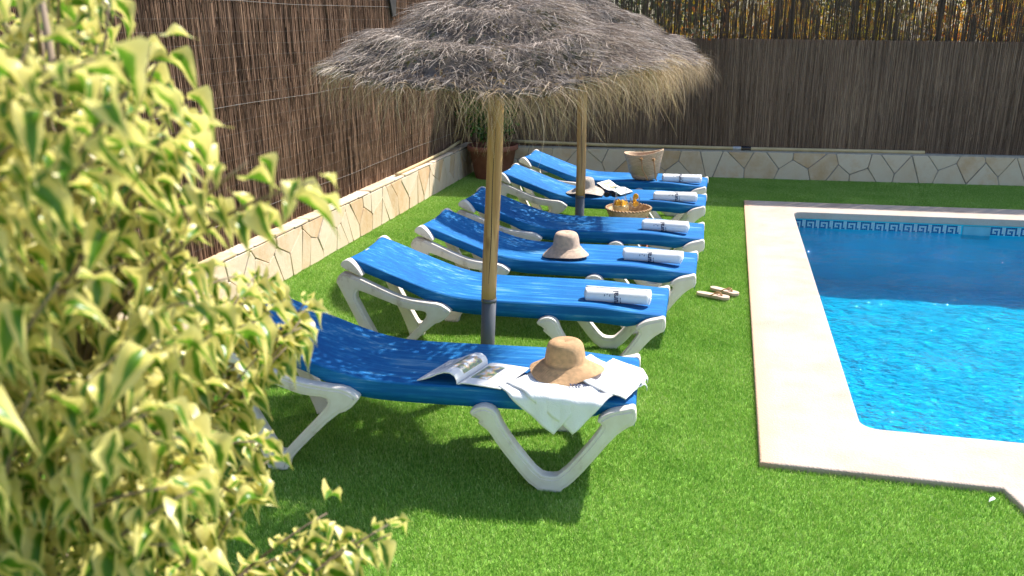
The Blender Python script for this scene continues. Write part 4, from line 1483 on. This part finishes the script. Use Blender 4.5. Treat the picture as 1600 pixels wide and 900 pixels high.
# ------------------------------------------------------------------ thatched parasols
def strands(P0, D0, D1, length, width, rnd, seg=4):
    """curved flat straws: start P0, direction D0 bending towards D1"""
    n = len(P0)
    side = np.cross(D0, RNG.normal(size=(n, 3))); side /= np.linalg.norm(side, axis=1, keepdims=True) + 1e-9
    pts = [P0]
    p = P0
    for j in range(seg):
        f = (j + .5) / seg
        d = D0 * (1 - f) + D1 * f
        d = d / (np.linalg.norm(d, axis=1, keepdims=True) + 1e-9)
        p = p + d * (length / seg)[:, None]
        pts.append(p)
    V = []
    for j, q in enumerate(pts):
        w_ = (width * (1 - .65 * j / seg))[:, None] * .5
        V += [q - side * w_, q + side * w_]
    V = np.stack(V, 1).reshape(-1, 3)
    k = 2 * (seg + 1)
    b = np.arange(n)[:, None] * k
    F = np.concatenate([b + np.array([[2 * j, 2 * j + 1, 2 * j + 3, 2 * j + 2]]) for j in range(seg)])
    return V, F, np.repeat(rnd, k)


def parasol(label, base, top_off, R, z_rim, z_apex, seed):
    global RNG
    root = empty('thatched_parasol', base)
    tag(root, label, 'parasol', 'thatched straw parasols between the loungers')
    bx, by = base[0], base[1]
    tx, ty = top_off
    def ax(z):
        f = z / z_apex
        return tx * f, ty * f
    # pole (slightly irregular) and grey ground sleeve
    V, F = tube_vf([(ax(z)[0] + .003 * math.sin(z * 5 + seed), ax(z)[1], z) for z in np.linspace(.545, z_apex - .03, 16)], .041, 20)
    po = link('pole', mesh('pole', V, F), 'wood', root, smooth=True)
    cr = [(ax(z)[0] + .003 * math.sin(z * 5 + seed) + .008 + .004 * math.sin(z * 9), ax(z)[1] - .0395, z) for z in np.linspace(.57, 1.55, 14)]
    link('drying_crack', mesh('crack', *tube_vf(cr, [.0005 + .0022 * math.sin(math.pi * i / 13) for i in range(14)], 5)), 'darkwood', po)
    V, F = tube_vf([(ax(z)[0], ax(z)[1], z) for z in (-.02, .28, .56)], .0400, 20)
    V2, F2 = tube_vf([(ax(z)[0], ax(z)[1], z) for z in (.545, .565)], .0425, 20)
    link('ground_sleeve', mesh('sleeve', *join([(V, F), (V2, F2)])), 'rubber', root, smooth=True)
    cx, cy_ = ax(z_rim)
    H_ = z_apex - z_rim
    def surf(r, th):
        f = r / R
        T = 3.0
        ph = 2 * math.pi * (f * T + .16 * f * (1 - f) * 4 * math.sin(th * 2 + seed))
        st = f - 1.2 * math.sin(ph) / (2 * math.pi * T)
        wav = f * f * (.028 * math.sin(2 * th + seed) + .022 * math.sin(3 * th + 1.7 * seed) + .012 * math.sin(7 * th))
        z = z_apex - H_ * st + wav
        k = max(0.0, (f - .93) / .07)
        z -= .03 * k * k
        return z
    nr, na = 26, 72
    V, F = [], []
    for i in range(nr + 1):
        r = R * i / nr
        for k in range(na):
            th = 2 * math.pi * k / na
            V.append((cx * 1.0 + r * math.cos(th), cy_ + r * math.sin(th), surf(r, th) - .018))
    for i in range(nr):
        for k in range(na):
            F.append((i * na + k, (i + 1) * na + k, (i + 1) * na + (k + 1) % na, i * na + (k + 1) % na))
    link('woven_mat', mesh('mat', V, F), 'mat', root, smooth=True)
    # ribs of the frame under the mat
    for k in range(8):
        th = k * math.pi / 4 + .2
        pts = [(cx + r * math.cos(th), cy_ + r * math.sin(th), surf(r, th) - .035) for r in np.linspace(.05, R * .96, 6)]
        link('rib', mesh('rib', *tube_vf(pts, .008, 6)), 'bark', root)
    # straws over the surface
    n = 21000
    r = R * np.sqrt(RNG.uniform(.0, 1.02, n)); th = RNG.uniform(0, 2 * np.pi, n)
    nc = 1500
    cr, ct, cs_, cu = R * np.sqrt(RNG.uniform(0, 1.02, nc)), RNG.uniform(0, 2 * np.pi, nc), RNG.normal(.35, .8, nc), RNG.uniform(.05, .8, nc)
    cid = RNG.integers(0, nc, n); tuft = RNG.random(n) < .68
    r = np.where(tuft, np.abs(cr[cid] + RNG.normal(0, .012, n)), r); th = np.where(tuft, ct[cid] + RNG.normal(0, .014, n) / np.maximum(r, .1), th)
    zs = np.array([surf(min(a, R), b) for a, b in zip(r, th)])
    P0 = np.stack([cx + r * np.cos(th), cy_ + r * np.sin(th), zs - .012], 1)
    rad = np.stack([np.cos(th), np.sin(th), np.full(n, -H_ / R)], 1); tan = np.stack([-np.sin(th), np.cos(th), np.zeros(n)], 1)
    sw = np.where(tuft, cs_[cid] + RNG.normal(0, .22, n), RNG.normal(.35, .75, n))[:, None]
    up = np.array([[0, 0, 1.0]])
    D0 = rad * .9 + tan * sw + up * np.where(tuft, cu[cid], RNG.uniform(.02, .75, n))[:, None]
    D1 = rad * 1.1 + tan * (sw * .8 + RNG.normal(0, .5, n)[:, None]) + up * RNG.uniform(-.35, .25, n)[:, None]
    D0 /= np.linalg.norm(D0, axis=1, keepdims=True); D1 /= np.linalg.norm(D1, axis=1, keepdims=True)
    ln = RNG.uniform(.06, .16, n) * np.where(r > R * .9, .7, 1.0)
    V, F, R_ = strands(P0, D0, D1, ln, RNG.uniform(.0014, .0034, n), np.clip(RNG.normal(.5, .3, n), 0, 1))
    stuff(link('thatch', fast_mesh('thatch', V, F, R_), 'thatch', root))
    # rolled rim
    pts = []
    for k in range(145):
        a = 2 * math.pi * k / 144
        pts.append((cx + R * .985 * math.cos(a), cy_ + R * .985 * math.sin(a), surf(R, a) - .012 + .006 * math.sin(a * 31)))
    link('rope_rim', mesh('rim', *tube_vf(pts, [.017 + .006 * math.sin(k * 1.7) for k in range(145)], 7, False)), 'mat', root, smooth=True)
    # hanging fringe
    n = 8500
    th = RNG.uniform(0, 2 * np.pi, n)
    den = np.clip(.5 + .75 * np.cos(th + .35), 0, 1) * (.6 + .4 * np.sin(th * 9 + seed) * np.sin(th * 14 + 1))
    th = th[RNG.random(n) < .10 + .90 * den]
    n = len(th)
    rr = R * RNG.uniform(.90, 1.0, n)
    zs = np.array([surf(R, b) for b in th]) - .012 + RNG.uniform(-.012, .02, n)
    P0 = np.stack([cx + rr * np.cos(th), cy_ + rr * np.sin(th), zs], 1)
    rad = np.stack([np.cos(th), np.sin(th), np.zeros(n)], 1); tan = np.stack([-np.sin(th), np.cos(th), np.zeros(n)], 1)
    D0 = rad * RNG.uniform(.0, .9, n)[:, None] + tan * RNG.normal(.1, .45, n)[:, None] + up * RNG.uniform(-.9, .25, n)[:, None]
    D1 = rad * RNG.normal(-.05, .40, n)[:, None] + tan * RNG.normal(0, .55, n)[:, None] - up
    D0 /= np.linalg.norm(D0, axis=1, keepdims=True); D1 /= np.linalg.norm(D1, axis=1, keepdims=True)
    V, F, R_ = strands(P0, D0, D1, RNG.uniform(.08, .38, n) * (.6 + .4 * RNG.random(n)), RNG.uniform(.0014, .0028, n), np.clip(RNG.normal(.5, .2, n), 0, 1), 6)
    stuff(link('fringe', fast_mesh('fringe', V, F, R_), 'fringe', root))
    return root


parasol('shaggy thatched straw parasol standing between the magazine lounger and the sunlit lounger', (-1.25, 4.20, 0), (.135, -.01), .84, 1.83, 2.25, 1.3)
parasol('shaggy thatched straw parasol standing by the rattan table', (-1.225, 7.15, 0), (.04, 0), .95, 1.76, 2.28, 4.1)


# ------------------------------------------------------------------ variegated ficus in the foreground
def leaf_mesh(name, droop, fold_, wav, seed):
    """pointed oval leaf with drip tip, folded on its midrib; unit length along +x, face up"""
    nl, nw = 8, 2
    V, F, UV = [], [], []
    for i in range(nl + 1):
        t = i / nl
        wdt = .262 * math.sin(math.pi * min(1, t / .86) ** .75) ** .85 if t < .80 else .03 * (1 - t) / .2 + .006
        wdt = max(wdt, .004)
        z0 = -droop * t * t
        x0 = t * (1 - .18 * droop * t)
        for k in range(-nw, nw + 1):
            u_ = k / nw
            V.append((x0, u_ * wdt + .05 * math.sin(t * 2.2 + seed) * t * (1 if seed % 2 else -1), z0 - .25 * max(0, t - .7) * seed * .3 + abs(u_) * wdt * fold_ + wav * math.sin(t * 9 + seed + (1 if u_ > 0 else 2.4)) * abs(u_) * wdt))
            UV.append((u_, t))
    m_ = 2 * nw + 1
    for i in range(nl):
        for k in range(m_ - 1):
            F.append((i * m_ + k, (i + 1) * m_ + k, (i + 1) * m_ + k + 1, i * m_ + k + 1))
    return np.array(V), np.array(F), np.array(UV)


VARS = [leaf_mesh('leaf', d, f, wv, q) for d, f, wv, q in ((.30, .6, .5, 0), (.60, .9, .55, 1), (.15, .45, .6, 2), (.80, .7, .6, 3), (.45, 1.2, .5, 4))]


def uv_mesh(name, V, F, UV):
    me = fast_mesh(name, V, F)
    uv = me.uv_layers.new(name='UVMap')
    uv.data.foreach_set('uv', UV[F.ravel()].astype(np.float32).ravel())
    return me


def ficus():
    rr = random.Random(11)
    base = Vector((-1.02, .92, 0))
    root = empty('ficus_shrub', base)
    tag(root, 'big cream-edged variegated weeping fig shrub in front of the loungers', 'shrub')
    stems = []
    for k in range(4):
        a = k * 1.6 + .3
        stems.append([Vector((.05 * math.cos(a), .05 * math.sin(a), 0)), Vector((.10 * math.cos(a), .12 * math.sin(a), .7)), Vector((.13 * math.cos(a), .2 * math.sin(a), 1.5)), Vector((.12 * math.cos(a), .25 * math.sin(a), 2.15))]) 
        link('trunk', mesh('trunk', *tube_vf(stems[-1], [.022, .018, .009, .003], 8)), 'bark', root, smooth=True)
    edge = [(205, 10, .95), (255, 60, .92), (280, 105, .95), (315, 160, .95), (300, 215, .9), (330, 250, 1.0), (420, 262, .85), (525, 292, .85), (340, 330, 1.0), (300, 380, 1.0), (330, 420, 1.1), (400, 440, 1.2), (455, 440, 1.25), (512, 492, 1.25), (505, 520, 1.2), (470, 560, 1.2), (385, 600, 1.1), (390, 640, 1.05), (440, 700, 1.05), (445, 735, 1.05), (385, 770, .95), (400, 805, .95), (640, 828, 1.1), (590, 850, 1.1), (545, 810, 1.15), (520, 860, 1.1), (470, 880, 1.1)]
    tips = [(at(e[0] - 34, e[1] - 8, e[2]), .6) for e in edge]
    tips += [(at(px, py, Y), 1) for px, py, Y in ((400, 430, 1.2), (440, 470, 1.22), (470, 500, 1.2), (455, 535, 1.18), (420, 500, 1.1), (400, 560, 1.1), (370, 470, 1.05), (430, 440, 1.25), (480, 470, 1.28), (330, 520, 1.0), (420, 720, 1.05), (400, 690, 1.0), (520, 850, 1.12), (570, 870, 1.1), (610, 835, 1.12), (470, 870, 1.05))]
    for _ in range(190):
        py = rr.uniform(-120, 1000)
        lim = np.interp(py, [-150, 0, 100, 200, 350, 450, 520, 620, 700, 800, 900, 1000], [190, 235, 300, 325, 310, 400, 440, 350, 370, 370, 420, 450])
        px = lim - 420 * rr.random() ** 1.1 - 62
        Y = rr.uniform(.62, 1.35) if px > 60 else rr.uniform(.52, 1.3)
        tips.append((at(px, py, Y), 1))
    for _ in range(70):                    # the side turned away from the camera and the lower skirt
        a = rr.uniform(0, 6.28)
        zz = rr.uniform(.45, 2.3)
        if zz > .95:
            a = rr.uniform(1.8, 4.4)
        tips.append((base + Vector((math.cos(a) * .45, math.sin(a) * .45, zz)), 1))
    LV = []                                # leaf placements
    bparts = []
    for tip, kind in tips:
        t = tip - base
        if (tip - Vector((0, 0, CAM_H))).length < .46:
            continue
        st = min(stems, key=lambda q: (q[2] - t).length)
        z0 = max(.15, t.z - rr.uniform(.18, .5))
        f = z0 / 2.35
        s0 = Vector((st[0].x + (st[3].x - st[0].x) * f, st[0].y + (st[3].y - st[0].y) * f, z0))
        mid = s0.lerp(t, .55) + Vector((0, 0, rr.uniform(.02, .10)))
        pts = []
        N = 9
        for i in range(N + 1):
            q = i / N
            pts.append(s0 * (1 - q) ** 2 + mid * 2 * q * (1 - q) + t * q * q)
        bparts.append((pts, [.0055 * (1 - .75 * i / N) for i in range(N + 1)]))
        L_ = sum((pts[i + 1] - pts[i]).length for i in range(N))
        reach = min(.42 if kind == 1 else .24, L_ * .8)
        nlv = int(reach / .019)
        for k in range(nlv):
            q = 1 - (k / max(1, nlv)) * reach / L_
            j = min(N - 1, int(q * N)); p = pts[j].lerp(pts[j + 1], q * N - j)
            d = (pts[j + 1] - pts[j]).normalized()
            side = d.cross(Vector((0, 0, 1))).normalized() * (1 if k % 2 else -1)
            dr = (d * rr.uniform(.2, .8) + side * rr.uniform(.3, .9) + Vector((0, 0, rr.uniform(-1.15, -.15)))).normalized()
            off = side * rr.uniform(.004, .03) + Vector((0, 0, rr.uniform(-.012, .012)))
            nrm = (Vector((0, 0, 1)) + side * rr.uniform(-.2, .7) + Vector((rr.uniform(-.6, .6), rr.uniform(-.6, .6), 0)))
            yv = nrm.cross(dr).normalized(); zv = dr.cross(yv)
            sc = rr.choice((.034, .042, .048, .053, .058, .066)) * rr.uniform(.9, 1.1)
            LV.append((p + off, dr, yv, zv, sc, rr.randrange(5)))
    for pts, rad in bparts:
        link('branch', mesh('branch', *tube_vf(pts, rad, 5)), 'bark', root, smooth=True)
    # the leaves that show largest are single objects, the others one mass
    camp = Vector((0, 0, CAM_H)) - base
    def vis(l):
        d = l[0] - camp
        z = d.dot(FW)
        if z <= 0.05: return 0
        x, y = d.dot(R2) / z * F_PX + 800, 450 - d.dot(U2) / z * F_PX
        return l[4] / z if -40 < x < 1640 and -40 < y < 940 else 0
    order = sorted(LV, key=vis, reverse=True)
    data = [uv_mesh('leaf', v, f, uv) for v, f, uv in VARS]
    for p, dx, dy, dz, sc, k in order[:290]:
        o = link('leaf', data[k], 'ficus', root, smooth=True)
        m = Matrix((dx, dy, dz)).transposed().to_4x4() @ Matrix.Scale(sc, 4)
        m.translation = p
        o.matrix_local = m
    VV, FF, UU = [], [], []
    k0 = 0
    for p, dx, dy, dz, sc, k in order[290:]:
        v, f, uv = VARS[k]
        B = np.array([dx, dy, dz]) * sc
        VV.append(v @ B + np.array(p)); FF.append(f + k0); UU.append(uv); k0 += len(v)
    stuff(link('foliage', uv_mesh('foliage', np.concatenate(VV), np.concatenate(FF), np.concatenate(UU)), 'ficus', root, smooth=True))


ficus()
